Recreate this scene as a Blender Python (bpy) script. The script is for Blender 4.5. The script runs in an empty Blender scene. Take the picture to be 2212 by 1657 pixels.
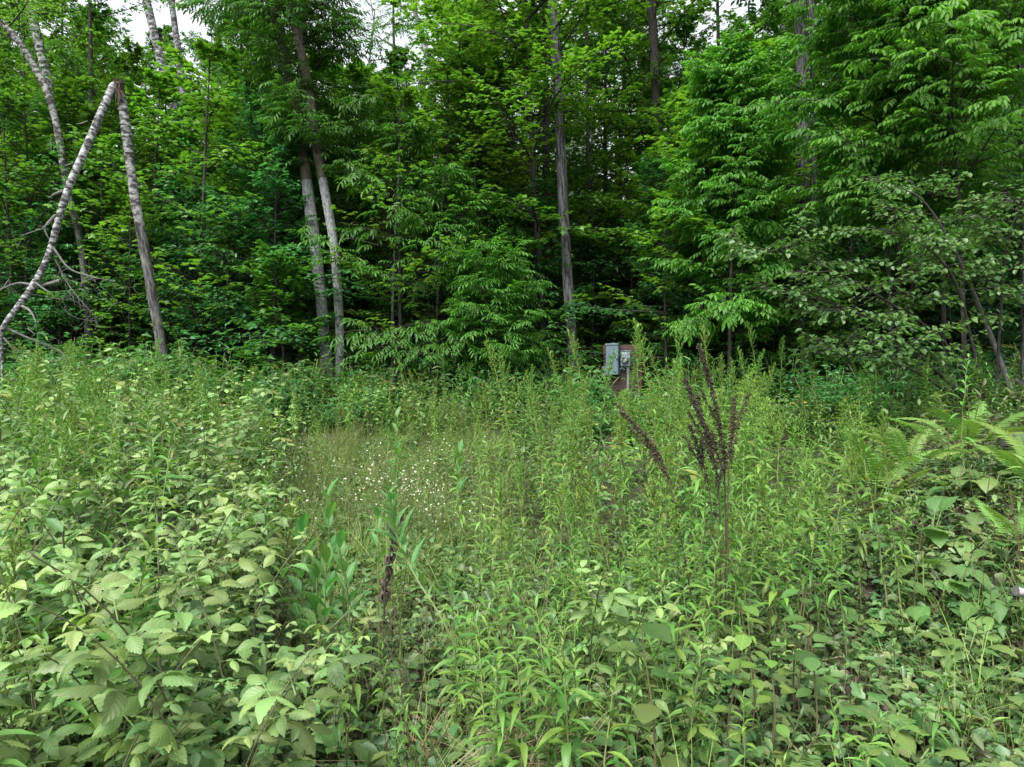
import bpy, math, random
import numpy as np
from mathutils import Vector, Matrix

R = np.random.default_rng(11)
random.seed(5)
sc = bpy.context.scene
COL = sc.collection
pi = math.pi

# ------------------------------------------------------------------ camera, sky, sun, exposure
F = 1495.0            # focal length in pixels of a 2212 px wide picture
CAMZ = 1.6
HOR = 790.0           # picture row of the horizon (of 1657)
cam_d = bpy.data.cameras.new('camera')
cam = bpy.data.objects.new('camera', cam_d)
COL.objects.link(cam)
cam.location = (0, 0, CAMZ)
cam.rotation_euler = (pi / 2, 0, 0)
cam_d.sensor_width = 36
cam_d.lens = 36 * F / 2212
cam_d.shift_y = -(828.5 - HOR) / 2212
cam_d.clip_start = 0.05
cam_d.clip_end = 1200
sc.camera = cam

world = bpy.data.worlds.new('World')
sc.world = world
world.use_nodes = True
wn, wl = world.node_tree.nodes, world.node_tree.links
bg = wn['Background']
sky = wn.new('ShaderNodeTexSky')
sky.sky_type = 'NISHITA'
sky.sun_disc = False
SUN_EL, SUN_AZ = math.radians(58), math.radians(215)     # azimuth measured from +Y towards +X
sky.sun_elevation = SUN_EL
sky.sun_rotation = SUN_AZ
sky.air_density = 1.0
sky.dust_density = 4.0
hs = wn.new('ShaderNodeHueSaturation')
hs.inputs['Saturation'].default_value = 0.22
wl.new(sky.outputs[0], hs.inputs['Color'])
wl.new(hs.outputs[0], bg.inputs['Color'])
bg.inputs['Strength'].default_value = 0.115

sun_d = bpy.data.lights.new('sun', 'SUN')
sun_d.energy = 1.5
sun_d.angle = math.radians(28)
sun_d.color = (1.0, 0.97, 0.92)
sun = bpy.data.objects.new('sun', sun_d)
COL.objects.link(sun)
sv = Vector((math.sin(SUN_AZ) * math.cos(SUN_EL), math.cos(SUN_AZ) * math.cos(SUN_EL), math.sin(SUN_EL)))
sun.rotation_euler = sv.to_track_quat('Z', 'Y').to_euler()
sun.location = sv * 50

vs = sc.view_settings
vs.view_transform = 'Standard'
vs.look = 'None'
vs.gamma = 1
vs.exposure = 1.87
vs.use_curve_mapping = False
sc.render.engine = 'CYCLES'
cy = sc.cycles
cy.max_bounces = 7
cy.diffuse_bounces = 4
cy.glossy_bounces = 2
cy.transmission_bounces = 4
cy.transparent_max_bounces = 4
cy.caustics_reflective = False
cy.caustics_refractive = False

# ------------------------------------------------------------------ helpers
def px_x(px, D):
    return (px - 1106.0) / F * D
def P(px, py, D):
    return np.array((px_x(px, D), D, CAMZ + (HOR - py) / F * D))
def sstep(a, b, x):
    t = np.clip((x - a) / (b - a), 0, 1)
    return t * t * (3 - 2 * t)
def gz(x, y):
    x = np.asarray(x, float); y = np.asarray(y, float)
    z = 0.05 * np.sin(x * 0.9 + 1.3) * np.sin(y * 0.7 + 0.4) + 0.03 * np.sin(x * 2.3 + y * 1.7)
    u = x / np.maximum(y, 1.5)
    z = z + 0.36 * sstep(0.32, 0.55, -u) * sstep(1.0, 3.0, y) * (1 - sstep(14, 19, y))
    z = z + 0.12 * sstep(0.5, 0.8, u) * sstep(2, 5, y) + 0.52 * sstep(0.40, 0.66, u) * sstep(3.8, 6.2, y) * (1 - .5 * sstep(8, 12, y))
    z = z + 0.42 * sstep(6.5, 12, y)
    return z
def nrm(v):
    return v / np.maximum(np.linalg.norm(v, axis=-1, keepdims=True), 1e-9)

class Geo:
    def __init__(s):
        s.V = []; s.T = []; s.Q = []; s.UV = []; s.TI = []; s.TM = []; s.QM = []; s.n = 0
    def add(s, v, tris=None, quads=None, uv=None, tint=0.5, mat=0):
        v = np.asarray(v, float).reshape(-1, 3)
        k = len(v)
        s.V.append(v)
        s.UV.append(np.zeros((k, 2)) if uv is None else np.asarray(uv, float).reshape(-1, 2))
        s.TI.append(np.broadcast_to(np.asarray(tint, float), (k,)).copy())
        if tris is not None and len(tris):
            t = np.asarray(tris, int).reshape(-1, 3) + s.n; s.T.append(t); s.TM.append(np.full(len(t), mat))
        if quads is not None and len(quads):
            q = np.asarray(quads, int).reshape(-1, 4) + s.n; s.Q.append(q); s.QM.append(np.full(len(q), mat))
        s.n += k
    def mesh(s, name, mats, origin=(0, 0, 0), smooth=True):
        me = bpy.data.meshes.new(name)
        V = np.concatenate(s.V) - np.asarray(origin, float)
        T = np.concatenate(s.T) if s.T else np.zeros((0, 3), int)
        Q = np.concatenate(s.Q) if s.Q else np.zeros((0, 4), int)
        TM = np.concatenate(s.TM) if s.T else np.zeros(0, int)
        QM = np.concatenate(s.QM) if s.Q else np.zeros(0, int)
        loops = np.concatenate([T.ravel(), Q.ravel()]).astype(np.int32)
        nt, nq = len(T), len(Q)
        start = np.concatenate([np.arange(nt) * 3, nt * 3 + np.arange(nq) * 4]).astype(np.int32)
        me.vertices.add(len(V)); me.vertices.foreach_set('co', V.astype(np.float32).ravel())
        me.loops.add(len(loops)); me.loops.foreach_set('vertex_index', loops)
        me.polygons.add(nt + nq); me.polygons.foreach_set('loop_start', start)
        me.polygons.foreach_set('material_index', np.concatenate([TM, QM]).astype(np.int32))
        me.polygons.foreach_set('use_smooth', np.full(nt + nq, smooth, bool))
        uvl = me.uv_layers.new(name='UVMap')
        uvl.data.foreach_set('uv', np.concatenate(s.UV)[loops].astype(np.float32).ravel())
        at = me.attributes.new('tint', 'FLOAT', 'POINT')
        at.data.foreach_set('value', np.concatenate(s.TI).astype(np.float32))
        for m in mats: me.materials.append(m)
        me.update(calc_edges=True)
        return me
    def obj(s, name, mats, parent=None, origin=(0, 0, 0), smooth=True):
        return link(name, s.mesh(name, mats, origin, smooth), parent)

def link(name, me, parent=None):
    o = bpy.data.objects.new(name, me)
    COL.objects.link(o)
    if parent is not None: o.parent = parent
    return o
def root(name, loc=(0, 0, 0), rz=0.0, s=1.0, label=None, cat=None, group=None):
    o = bpy.data.objects.new(name, None)
    COL.objects.link(o)
    o.empty_display_size = 0.1
    o.location = tuple(float(c) for c in loc); o.rotation_euler = (0, 0, rz); o.scale = (s, s, s)
    tag(o, label, cat, group)
    return o
def tag(o, label=None, cat=None, group=None, kind=None):
    if label: o['label'] = label
    if cat: o['category'] = cat
    if group: o['group'] = group
    if kind: o['kind'] = kind
    return o

def spline(pts, n):
    p = np.asarray(pts, float)
    p = np.vstack([2 * p[0] - p[1], p, 2 * p[-1] - p[-2]])
    m = len(p) - 3
    u = np.linspace(0, m - 1e-6, n)
    i = u.astype(int); t = (u - i)[:, None]
    a, b, c, d = p[i], p[i + 1], p[i + 2], p[i + 3]
    return 0.5 * (2 * b + (c - a) * t + (2 * a - 5 * b + 4 * c - d) * t ** 2 + (3 * b - a - 3 * c + d) * t ** 3)

def tube(g, path, rad, sides=8, mat=0, tint=0.5, rough=0.0, cap=True, seed=0):
    """a bent tapered tube; UV in metres (around, along); rough = radial unevenness as a share of the radius"""
    path = np.asarray(path, float); n = len(path)
    rad = np.broadcast_to(np.asarray(rad, float), (n,))
    tg = nrm(np.gradient(path, axis=0))
    ref = np.array((1.0, 0.02, 0.0)) if abs(tg[:, 0]).mean() < 0.8 else np.array((0, 0.02, 1.0))
    b = nrm(np.cross(tg, ref)); a = np.cross(b, tg)
    th = np.linspace(0, 2 * pi, sides + 1)
    seg = np.concatenate([[0], np.cumsum(np.linalg.norm(np.diff(path, axis=0), axis=1))])
    rr = np.repeat(rad[:, None], sides + 1, 1)
    if rough:
        rg = np.random.default_rng(seed)
        for k in range(7):
            f1 = rg.integers(1, 6); f2 = rg.uniform(0.6, 7)
            rr = rr * (1 + rough * 0.4 * np.sin(f1 * th[None, :] + f2 * seg[:, None] + rg.uniform(0, 6)) / (1 + 0.25 * k))
    v = path[:, None, :] + rr[:, :, None] * (np.cos(th)[None, :, None] * a[:, None, :] + np.sin(th)[None, :, None] * b[:, None, :])
    uv = np.stack([np.broadcast_to(th[None, :] * rad.max(), (n, sides + 1)), np.broadcast_to(seg[:, None], (n, sides + 1))], -1)
    i = np.arange(n - 1)[:, None] * (sides + 1) + np.arange(sides)[None, :]
    q = np.stack([i, i + 1, i + sides + 2, i + sides + 1], -1).reshape(-1, 4)
    g.add(v, quads=q, uv=uv, mat=mat, tint=tint)
    if cap:
        g.add(v[-1, :-1], tris=[(0, k, k + 1) for k in range(1, sides - 1)], uv=np.zeros((sides, 2)), mat=mat, tint=tint)

def sticks(g, p0, p1, r0, r1, mat=0, tint=0.5):
    """many thin three-sided twigs at once"""
    p0 = np.asarray(p0, float).reshape(-1, 3); p1 = np.asarray(p1, float).reshape(-1, 3); n = len(p0)
    if not n: return
    d = nrm(p1 - p0)
    ref = np.where(np.abs(d[:, 2:3]) > 0.9, np.array([[1.0, 0, 0]]), np.array([[0, 0, 1.0]]))
    a = nrm(np.cross(d, ref)); b = np.cross(d, a)
    r0 = np.broadcast_to(np.asarray(r0, float), (n,))[:, None]; r1 = np.broadcast_to(np.asarray(r1, float), (n,))[:, None]
    vs_ = []
    for k in range(3):
        c, s_ = math.cos(k * 2.0944), math.sin(k * 2.0944)
        o = a * c + b * s_
        vs_ += [p0 + o * r0, p1 + o * r1]
    v = np.stack(vs_, 1)
    q = np.array([(0, 2, 3, 1), (2, 4, 5, 3), (4, 0, 1, 5)])
    L = np.linalg.norm(p1 - p0, axis=1)
    uv = np.zeros((n, 6, 2)); uv[:, 1::2, 1] = L[:, None]; uv[:, 2:4, 0] = 0.02; uv[:, 4:, 0] = 0.04
    g.add(v, quads=(np.arange(n)[:, None, None] * 6 + q[None]).reshape(-1, 4), uv=uv, mat=mat, tint=tint)

def box(g, c, size, rot=None, mat=0, bev=0.0, tint=0.5):
    """a box with bevelled (chamfered) edges"""
    hx, hy, hz = np.asarray(size, float) / 2
    b = min(bev, hx * .49, hy * .49, hz * .49)
    if b <= 0:
        v = np.array([(x * hx, y * hy, z * hz) for x in (-1, 1) for y in (-1, 1) for z in (-1, 1)])
        q = [(0, 1, 3, 2), (4, 6, 7, 5), (0, 4, 5, 1), (2, 3, 7, 6), (0, 2, 6, 4), (1, 5, 7, 3)]; t = []
    else:
        v = []; idx = {}
        for x in (-1, 1):
            for y in (-1, 1):
                for z in (-1, 1):
                    for ax in range(3):
                        p = [x * hx, y * hy, z * hz]
                        for k in range(3):
                            if k != ax: p[k] -= b * (x, y, z)[k]
                        idx[(x, y, z, ax)] = len(v); v.append(p)
        q = []; t = []
        for ax in range(3):
            o1, o2 = [(1, 2), (2, 0), (0, 1)][ax]
            for s in (-1, 1):
                ring = []
                for (a_, b_) in ((-1, -1), (1, -1), (1, 1), (-1, 1)):
                    k = [0, 0, 0]; k[ax] = s; k[o1] = a_; k[o2] = b_
                    ring.append(idx[(*k, ax)])
                q.append(ring if s > 0 else ring[::-1])
            for a_ in (-1, 1):
                for b_ in (-1, 1):
                    k0 = [0, 0, 0]; k0[ax] = -1; k0[o1] = a_; k0[o2] = b_
                    k1 = list(k0); k1[ax] = 1
                    f = [idx[(*k0, o1)], idx[(*k0, o2)], idx[(*k1, o2)], idx[(*k1, o1)]]
                    q.append(f if a_ * b_ < 0 else f[::-1])
        for x in (-1, 1):
            for y in (-1, 1):
                for z in (-1, 1):
                    t.append([idx[(x, y, z, k)] for k in range(3)][::(1 if x * y * z > 0 else -1)])
        v = np.array(v, float)
    if rot is not None: v = v @ np.asarray(rot, float).T
    g.add(v + np.asarray(c, float), tris=t, quads=q, mat=mat, tint=tint, uv=v[:, [0, 2]])

# ------------------------------------------------------------------ leaf shapes (base at origin, along +Y, face +Z, length 1)
def T_simple(w1, w2, fold=0.12, droop=0.15, y1=0.3, y2=0.66):
    v = np.array([(0, 0, 0), (-w1, y1, fold * w1 / .3), (-w2, y2, fold * w2 / .3 - droop * .35), (0, 1, -droop), (w2, y2, fold * w2 / .3 - droop * .35), (w1, y1, fold * w1 / .3)], float)
    return dict(v=v, q=np.array([(0, 3, 2, 1), (0, 5, 4, 3)]), t=np.zeros((0, 3), int), uv=np.stack([v[:, 0] / (2 * max(w1, w2)) + .5, v[:, 1]], 1))
def T_grid(prof, rows, cols, fold=0.1, droop=0.2, serr=0.0, pleat=0.0, npl=7, arch=0.0, twist=0.0):
    """prof(v)-> half width; rows along, cols per side"""
    V = []; UV = []; idx = {}
    for i in range(rows + 1):
        t = i / rows
        if i in (0, rows):
            idx[(i, None)] = len(V); V.append((0, t, arch * t * (1 - t) - droop * t * t)); UV.append((0.5, t)); continue
        w = prof(t) * (1 + serr * (1 if i % 2 else -1))
        for j in range(-cols, cols + 1):
            a = j / cols
            x = a * w
            y = t + 0.10 * abs(a) * (w / 0.4) * 0.6
            z = fold * abs(x) * 2 - droop * t * t + arch * t * (1 - t) - 0.10 * (abs(a) ** 2) * w + pleat * math.sin((t - 0.12 * abs(a)) * npl * 2 * pi) * (0.3 + abs(a))
            x2 = x * math.cos(twist * t) ; z += x * math.sin(twist * t)
            idx[(i, j)] = len(V); V.append((x2, y, z)); UV.append((0.5 + a * 0.5, t))
    q, tr = [], []
    for i in range(rows):
        for j in range(-cols, cols):
            if i == 0: tr.append((idx[(0, None)], idx[(1, j + 1)], idx[(1, j)]))
            elif i == rows - 1: tr.append((idx[(i, j)], idx[(i, j + 1)], idx[(rows, None)]))
            else: q.append((idx[(i, j)], idx[(i, j + 1)], idx[(i + 1, j + 1)], idx[(i + 1, j)]))
    return dict(v=np.array(V, float), q=np.array(q, int).reshape(-1, 4), t=np.array(tr, int).reshape(-1, 3), uv=np.array(UV, float))
def T_maple():
    r = [(0.0, 0.0), (0.30, -0.03), (0.26, 0.15), (0.56, 0.45), (0.24, 0.50), (0.20, 0.72)]
    o = np.array(r + [(0.0, 1.0)] + [(-x, y) for x, y in r[:0:-1]])
    z = -0.22 * (o[:, 0] ** 2 * 2 + (o[:, 1] - .35) ** 2)
    v = np.vstack([[(0, .36, .05)], np.column_stack([o, z])])
    n = len(o)
    return dict(v=v, q=np.zeros((0, 4), int), t=np.array([(0, 1 + k, 1 + (k + 1) % n) for k in range(n)]), uv=np.stack([v[:, 0] + .5, v[:, 1]], 1))
def T_join(parts):
    """[(template, 4x3 placement rows: pos, xaxis, yaxis, zaxis)] -> one template"""
    V, Q, T, UV = [], [], [], []; n = 0
    for t, pos, ax, ay, az, s in parts:
        v = t['v']
        V.append(np.asarray(pos) + s * (v[:, :1] * ax + v[:, 1:2] * ay + v[:, 2:] * az))
        Q.append(t['q'] + n); T.append(t['t'] + n); UV.append(t['uv']); n += len(v)
    return dict(v=np.vstack(V), q=np.vstack(Q), t=np.vstack(T), uv=np.vstack(UV))
def frame(d, up):
    d = nrm(np.asarray(d, float)); up = np.asarray(up, float)
    x = nrm(np.cross(d, up)); z = np.cross(x, d)
    return x, d, z
def T_compound(leaf, pairs, ls, ang=62, sag=0.25, first=0.28, rach=True, tipscale=1.1):
    parts = []
    for k in range(pairs):
        y = first + (1 - first - 0.05) * k / max(pairs, 1)
        for s in (-1, 1):
            a = math.radians(ang - 8 * k)
            d = (s * math.sin(a), math.cos(a), -sag - 0.08 * k)
            parts.append((leaf, (0, y, -0.18 * y * y), *frame(d, (s * .25, 0, 1)), ls * (0.85 + 0.08 * k)))
    parts.append((leaf, (0, .95, -0.17), *frame((0, 1, -sag - .25), (0, 0.1, 1)), ls * tipscale))
    T = T_join(parts)
    if rach:
        w = 0.008; n = len(T['v'])
        v = np.array([(-w, 0, 0), (w, 0, 0), (w, .5, -.045), (-w, .5, -.045), (w, .97, -.17), (-w, .97, -.17)])
        T = dict(v=np.vstack([T['v'], v]), q=np.vstack([T['q'], [(n, n + 1, n + 2, n + 3), (n + 3, n + 2, n + 4, n + 5)]]), t=T['t'], uv=np.vstack([T['uv'], np.full((6, 2), .5)]))
    return T

def emit(g, T, pos, d, up, size, tint=0.5, mat=0, wid=1.0):
    pos = np.asarray(pos, float).reshape(-1, 3); n = len(pos)
    if not n: return
    d = nrm(np.broadcast_to(np.asarray(d, float), (n, 3))); up = np.broadcast_to(np.asarray(up, float), (n, 3))
    x = nrm(np.cross(d, up)); z = np.cross(x, d)
    s = np.broadcast_to(np.asarray(size, float), (n,))[:, None, None]
    w = np.broadcast_to(np.asarray(wid, float), (n,))[:, None, None]
    t = T['v']; k = len(t)
    v = pos[:, None, :] + s * (t[None, :, :1] * x[:, None, :] * w + t[None, :, 1:2] * d[:, None, :] + t[None, :, 2:] * z[:, None, :])
    off = (np.arange(n) * k)[:, None, None]
    ti = np.repeat(np.broadcast_to(np.asarray(tint, float), (n,)), k)
    g.add(v, tris=(T['t'][None] + off).reshape(-1, 3), quads=(T['q'][None] + off).reshape(-1, 4), uv=np.broadcast_to(T['uv'][None], (n, k, 2)), tint=ti, mat=mat)

def ovate(w, p=0.42, sharp=1.25):
    def f(t):
        return w * (math.sin(pi * t ** (math.log(.5) / math.log(p))) ** 0.85) * (1.0 if t < .6 else 1.0 - 0.18 * (t - .6) * sharp)
    return f
def lance(w, p=0.4):
    return lambda t: w * math.sin(pi * t ** (math.log(.5) / math.log(p))) ** 1.15
LEAF_OV = T_simple(.22, .20, droop=.22)
LEAF_BEECH = T_simple(.24, .23, droop=.12, fold=.1)
LEAF_MAPLE = T_maple()
LEAF_NARROW = T_simple(.13, .12, droop=.25)
LEAF_ROUND = T_simple(.36, .34, droop=.22, y1=.25, y2=.68, fold=.08)
ASH = T_compound(LEAF_NARROW, 3, .46, sag=.3)
HICK = T_compound(T_simple(.17, .19, droop=.3, y2=.7), 3, .5, ang=66, sag=.35)
LANCE = [T_grid(lance(.085), 5, 1, fold=.35, droop=d, arch=a, twist=t) for d, a, t in ((.25, .3, .3), (.5, .5, -.4), (.08, .15, .2))]
LANCE_LO = T_simple(.075, .06, droop=.3, fold=.06)
RASP = T_grid(ovate(.265, .38), 14, 3, fold=-.14, droop=.22, serr=.045, pleat=.016, npl=7, arch=.15)
RASP2 = T_grid(ovate(.285, .40), 14, 3, fold=.16, droop=.28, serr=.045, pleat=.016, npl=7, arch=.2)
RASP_LO = T_simple(.33, .27, droop=.28, fold=-.05)
MILK = T_grid(ovate(.19, .46), 7, 2, fold=.28, droop=.05, arch=.12, pleat=.004)
BURD = T_grid(ovate(.37, .36), 10, 4, fold=.05, droop=.25, pleat=.02, npl=4, arch=.35, serr=.03)
ASPEN = T_grid(ovate(.42, .38), 8, 2, fold=.1, droop=.12, serr=.02)
GROUND_LEAF = T_simple(.36, .38, droop=.1, fold=.1)

# ------------------------------------------------------------------ materials
def mat(name):
    m = bpy.data.materials.new(name); m.use_nodes = True
    n, l = m.node_tree.nodes, m.node_tree.links
    return m, n, l, n['Principled BSDF'], n['Material Output']
def rgb(n, c):
    r = n.new('ShaderNodeRGB'); r.outputs[0].default_value = (*c, 1); return r.outputs[0]
def mixc(n, l, f, a, b, mode='MIX'):
    m = n.new('ShaderNodeMix'); m.data_type = 'RGBA'; m.blend_type = mode
    for s, x in ((m.inputs[0], f), (m.inputs[6], a), (m.inputs[7], b)):
        if hasattr(x, 'is_output'): l.new(x, s)
        elif isinstance(x, tuple): s.default_value = (*x, 1)
        else: s.default_value = x
    return m.outputs[2]
def mth(n, l, op, a, b=0.0, c=None):
    m = n.new('ShaderNodeMath'); m.operation = op
    for s, x in zip(m.inputs, (a, b) if c is None else (a, b, c)):
        if hasattr(x, 'is_output'): l.new(x, s)
        else: s.default_value = x
    return m.outputs[0]

def leaf_mat(name, c1, c2, trans=0.38, rough=0.5, spec=0.4, var=0.22, huev=0.025, veins=0.0, spots=0.0, old=0.0):
    m, n, l, b, out = mat(name)
    at = n.new('ShaderNodeAttribute'); at.attribute_name = 'tint'
    oi = n.new('ShaderNodeObjectInfo')
    c = mixc(n, l, at.outputs['Fac'], c1, c2)
    if old: c = mixc(n, l, mth(n, l, 'MULTIPLY', mth(n, l, 'GREATER_THAN', at.outputs['Fac'], old), .8), c, (.20, .19, .045))
    tc = n.new('ShaderNodeTexCoord')
    if spots:
        nz = n.new('ShaderNodeTexNoise'); nz.inputs['Scale'].default_value = 9; nz.inputs['Detail'].default_value = 3
        ad = n.new('ShaderNodeVectorMath'); ad.operation = 'ADD'; l.new(tc.outputs['Object'], ad.inputs[0]); l.new(mth(n, l, 'MULTIPLY', oi.outputs['Random'], 60.0), ad.inputs[1]); l.new(ad.outputs[0], nz.inputs['Vector'])
        f = mth(n, l, 'MULTIPLY', mth(n, l, 'GREATER_THAN', nz.outputs['Fac'], 0.64), spots)
        c = mixc(n, l, f, c, (0.20, 0.17, 0.05))
    if veins:
        sx = n.new('ShaderNodeSeparateXYZ'); l.new(tc.outputs['UV'], sx.inputs[0])
        ax = mth(n, l, 'ABSOLUTE', mth(n, l, 'SUBTRACT', sx.outputs[0], 0.5))
        mid = mth(n, l, 'LESS_THAN', ax, 0.022)
        ph = mth(n, l, 'MULTIPLY', mth(n, l, 'SUBTRACT', sx.outputs[1], mth(n, l, 'MULTIPLY', ax, 0.42)), 7.0)
        fr = mth(n, l, 'ABSOLUTE', mth(n, l, 'SUBTRACT', mth(n, l, 'FRACT', ph), 0.5))
        side = mth(n, l, 'MULTIPLY', mth(n, l, 'LESS_THAN', fr, 0.07), 0.55)
        f = mth(n, l, 'MULTIPLY', mth(n, l, 'MAXIMUM', mid, side), veins)
        c = mixc(n, l, f, c, tuple(min(1, x * 1.7 + .02) for x in c2))
        bp = n.new('ShaderNodeBump'); bp.inputs['Strength'].default_value = 0.35; bp.inputs['Distance'].default_value = 0.004
        l.new(fr, bp.inputs['Height']); l.new(bp.outputs[0], b.inputs['Normal'])
    h = n.new('ShaderNodeHueSaturation'); l.new(c, h.inputs['Color'])
    l.new(mth(n, l, 'MULTIPLY_ADD', oi.outputs['Random'], 2 * huev, 0.5 - huev), h.inputs['Hue'])
    rv = mth(n, l, 'FRACT', mth(n, l, 'MULTIPLY', oi.outputs['Random'], 7.31))
    l.new(mth(n, l, 'MULTIPLY_ADD', rv, 2 * var, 1 - var), h.inputs['Value'])
    c = h.outputs[0]
    l.new(c, b.inputs['Base Color'])
    b.inputs['Roughness'].default_value = rough
    b.inputs['Specular IOR Level'].default_value = spec
    tr = n.new('ShaderNodeBsdfTranslucent')
    l.new(mixc(n, l, 1.0, c, (1.25, 1.45, 0.70), 'MULTIPLY'), tr.inputs['Color'])
    mx = n.new('ShaderNodeMixShader'); mx.inputs[0].default_value = trans
    l.new(b.outputs[0], mx.inputs[1]); l.new(tr.outputs[0], mx.inputs[2]); l.new(mx.outputs[0], out.inputs['Surface'])
    return m

def stem_mat(name, c1, c2, rough=0.6):
    m, n, l, b, out = mat(name)
    oi = n.new('ShaderNodeObjectInfo')
    tc = n.new('ShaderNodeTexCoord'); nz = n.new('ShaderNodeTexNoise'); nz.inputs['Scale'].default_value = 14
    l.new(tc.outputs['Object'], nz.inputs['Vector'])
    f = mth(n, l, 'ADD', mth(n, l, 'MULTIPLY', oi.outputs['Random'], .6), mth(n, l, 'MULTIPLY', nz.outputs['Fac'], .5))
    l.new(mixc(n, l, f, c1, c2), b.inputs['Base Color']); b.inputs['Roughness'].default_value = rough
    return m

def bark_mat(name, dark, light, kind='furrow', su=9.0, sv_=1.6, lo=.35, hi=.65, bump=0.5, moss=0.0, dist=.02):
    """UV in metres: u around, v along"""
    m, n, l, b, out = mat(name)
    tc = n.new('ShaderNodeTexCoord'); mp = n.new('ShaderNodeMapping'); l.new(tc.outputs['UV'], mp.inputs['Vector'])
    mp.inputs['Scale'].default_value = (su, sv_, 1)
    oi = n.new('ShaderNodeObjectInfo')
    l.new(mth(n, l, 'MULTIPLY', oi.outputs['Random'], 40.0), mp.inputs['Location'])
    nz = n.new('ShaderNodeTexNoise'); nz.inputs['Scale'].default_value = 2.2; nz.inputs['Detail'].default_value = 6; nz.inputs['Roughness'].default_value = .65
    l.new(mp.outputs[0], nz.inputs['Vector'])
    rp = n.new('ShaderNodeValToRGB'); rp.color_ramp.elements[0].position = lo; rp.color_ramp.elements[1].position = hi
    rp.color_ramp.elements[0].color = (*dark, 1); rp.color_ramp.elements[1].color = (*light, 1)
    l.new(nz.outputs['Fac'], rp.inputs['Fac'])
    c = rp.outputs[0]
    n2 = n.new('ShaderNodeTexNoise'); n2.inputs['Scale'].default_value = 1.3; n2.inputs['Detail'].default_value = 4
    l.new(tc.outputs['Object'], n2.inputs['Vector'])
    c = mixc(n, l, 0.55, c, mixc(n, l, n2.outputs['Fac'], (.55, .55, .55), (1.35, 1.33, 1.3)), 'MULTIPLY')
    if moss:
        n3 = n.new('ShaderNodeTexNoise'); n3.inputs['Scale'].default_value = 2.1; n3.inputs['Detail'].default_value = 5
        l.new(tc.outputs['Object'], n3.inputs['Vector'])
        r3 = n.new('ShaderNodeValToRGB'); r3.color_ramp.elements[0].position = .58; r3.color_ramp.elements[1].position = .72
        l.new(n3.outputs['Fac'], r3.inputs['Fac'])
        c = mixc(n, l, mth(n, l, 'MULTIPLY', r3.outputs[0], moss), c, (.30, .33, .22))
    n4 = n.new('ShaderNodeTexNoise'); n4.inputs['Scale'].default_value = 30; n4.inputs['Detail'].default_value = 4; n4.inputs['Roughness'].default_value = .7
    l.new(tc.outputs['Object'], n4.inputs['Vector'])
    c = mixc(n, l, .7, c, mixc(n, l, n4.outputs['Fac'], (.25, .25, .25), (1.75, 1.75, 1.75)), 'MULTIPLY')
    l.new(c, b.inputs['Base Color']); b.inputs['Roughness'].default_value = .85
    b.inputs['Specular IOR Level'].default_value = .2
    bp = n.new('ShaderNodeBump'); bp.inputs['Strength'].default_value = bump; bp.inputs['Distance'].default_value = dist
    l.new(nz.outputs['Fac'], bp.inputs['Height']); l.new(bp.outputs[0], b.inputs['Normal'])
    return m

M = {}
M['forest'] = leaf_mat('leaf_forest', (0.037, 0.116, 0.023), (0.096, 0.218, 0.032), trans=.36, var=.25, huev=.012)
M['maple'] = leaf_mat('leaf_maple', (0.063, 0.175, 0.022), (0.140, 0.272, 0.026), trans=.42, var=.18, huev=.012)
M['ash'] = leaf_mat('leaf_ash', (0.034, 0.121, 0.017), (0.073, 0.202, 0.020), trans=.42, var=.15, huev=.008)
M['hickory'] = leaf_mat('leaf_hickory', (0.046, 0.148, 0.021), (0.092, 0.239, 0.024), trans=.48, var=.12, huev=.006)
M['birch'] = leaf_mat('leaf_birch', (0.056, 0.152, 0.036), (0.131, 0.264, 0.044), trans=.48, var=.2, huev=.012)
M['hazel'] = leaf_mat('leaf_hazel', (0.052, 0.139, 0.041), (0.122, 0.220, 0.059), trans=.4, rough=.42, spec=.5, var=.05, huev=.002)
M['shade'] = leaf_mat('leaf_understory', (0.032, 0.127, 0.040), (0.072, 0.209, 0.051), trans=.4, rough=.42, spec=.5, var=.25)
M['golden'] = leaf_mat('leaf_goldenrod', (0.075, 0.178, 0.036), (0.143, 0.262, 0.044), trans=.28, rough=.46, spec=.42, var=.24, old=.93)
M['plume'] = leaf_mat('goldenrod_buds', (0.092, 0.207, 0.040), (0.171, 0.287, 0.046), trans=.3, rough=.7, spec=.2, var=.2)
M['rasp'] = leaf_mat('leaf_raspberry', (0.092, 0.194, 0.059), (0.199, 0.298, 0.090), trans=.28, rough=.48, spec=.45, var=.38, old=.96, spots=.45, veins=.12)
M['weed'] = leaf_mat('leaf_weed', (0.048, 0.111, 0.031), (0.096, 0.162, 0.041), trans=.28, rough=.48, spec=.4, var=.36, huev=.035, old=.95)
M['milk'] = leaf_mat('leaf_milkweed', (0.064, 0.181, 0.050), (0.109, 0.239, 0.062), trans=.38, rough=.5, spec=.4, veins=.6, var=.12)
M['burdock'] = leaf_mat('leaf_burdock', (0.054, 0.144, 0.046), (0.122, 0.208, 0.051), trans=.38, rough=.5, veins=.25, spots=.6, var=.2, huev=.03)
M['aspen'] = leaf_mat('leaf_sapling', (0.072, 0.163, 0.044), (0.164, 0.251, 0.044), trans=.4, rough=.5, veins=.35, var=.15)
M['fern'] = leaf_mat('leaf_fern', (0.103, 0.220, 0.044), (0.188, 0.300, 0.060), trans=.42, rough=.55, spec=.3, var=.14)
M['cover'] = leaf_mat('leaf_ground_cover', (0.048, 0.115, 0.040), (0.115, 0.184, 0.058), trans=.25, rough=.45, spec=.5, var=.35, huev=.04)
M['grass'] = leaf_mat('grass_blade', (0.104, 0.200, 0.043), (0.227, 0.302, 0.079), trans=.35, rough=.6, var=.2)
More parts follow.
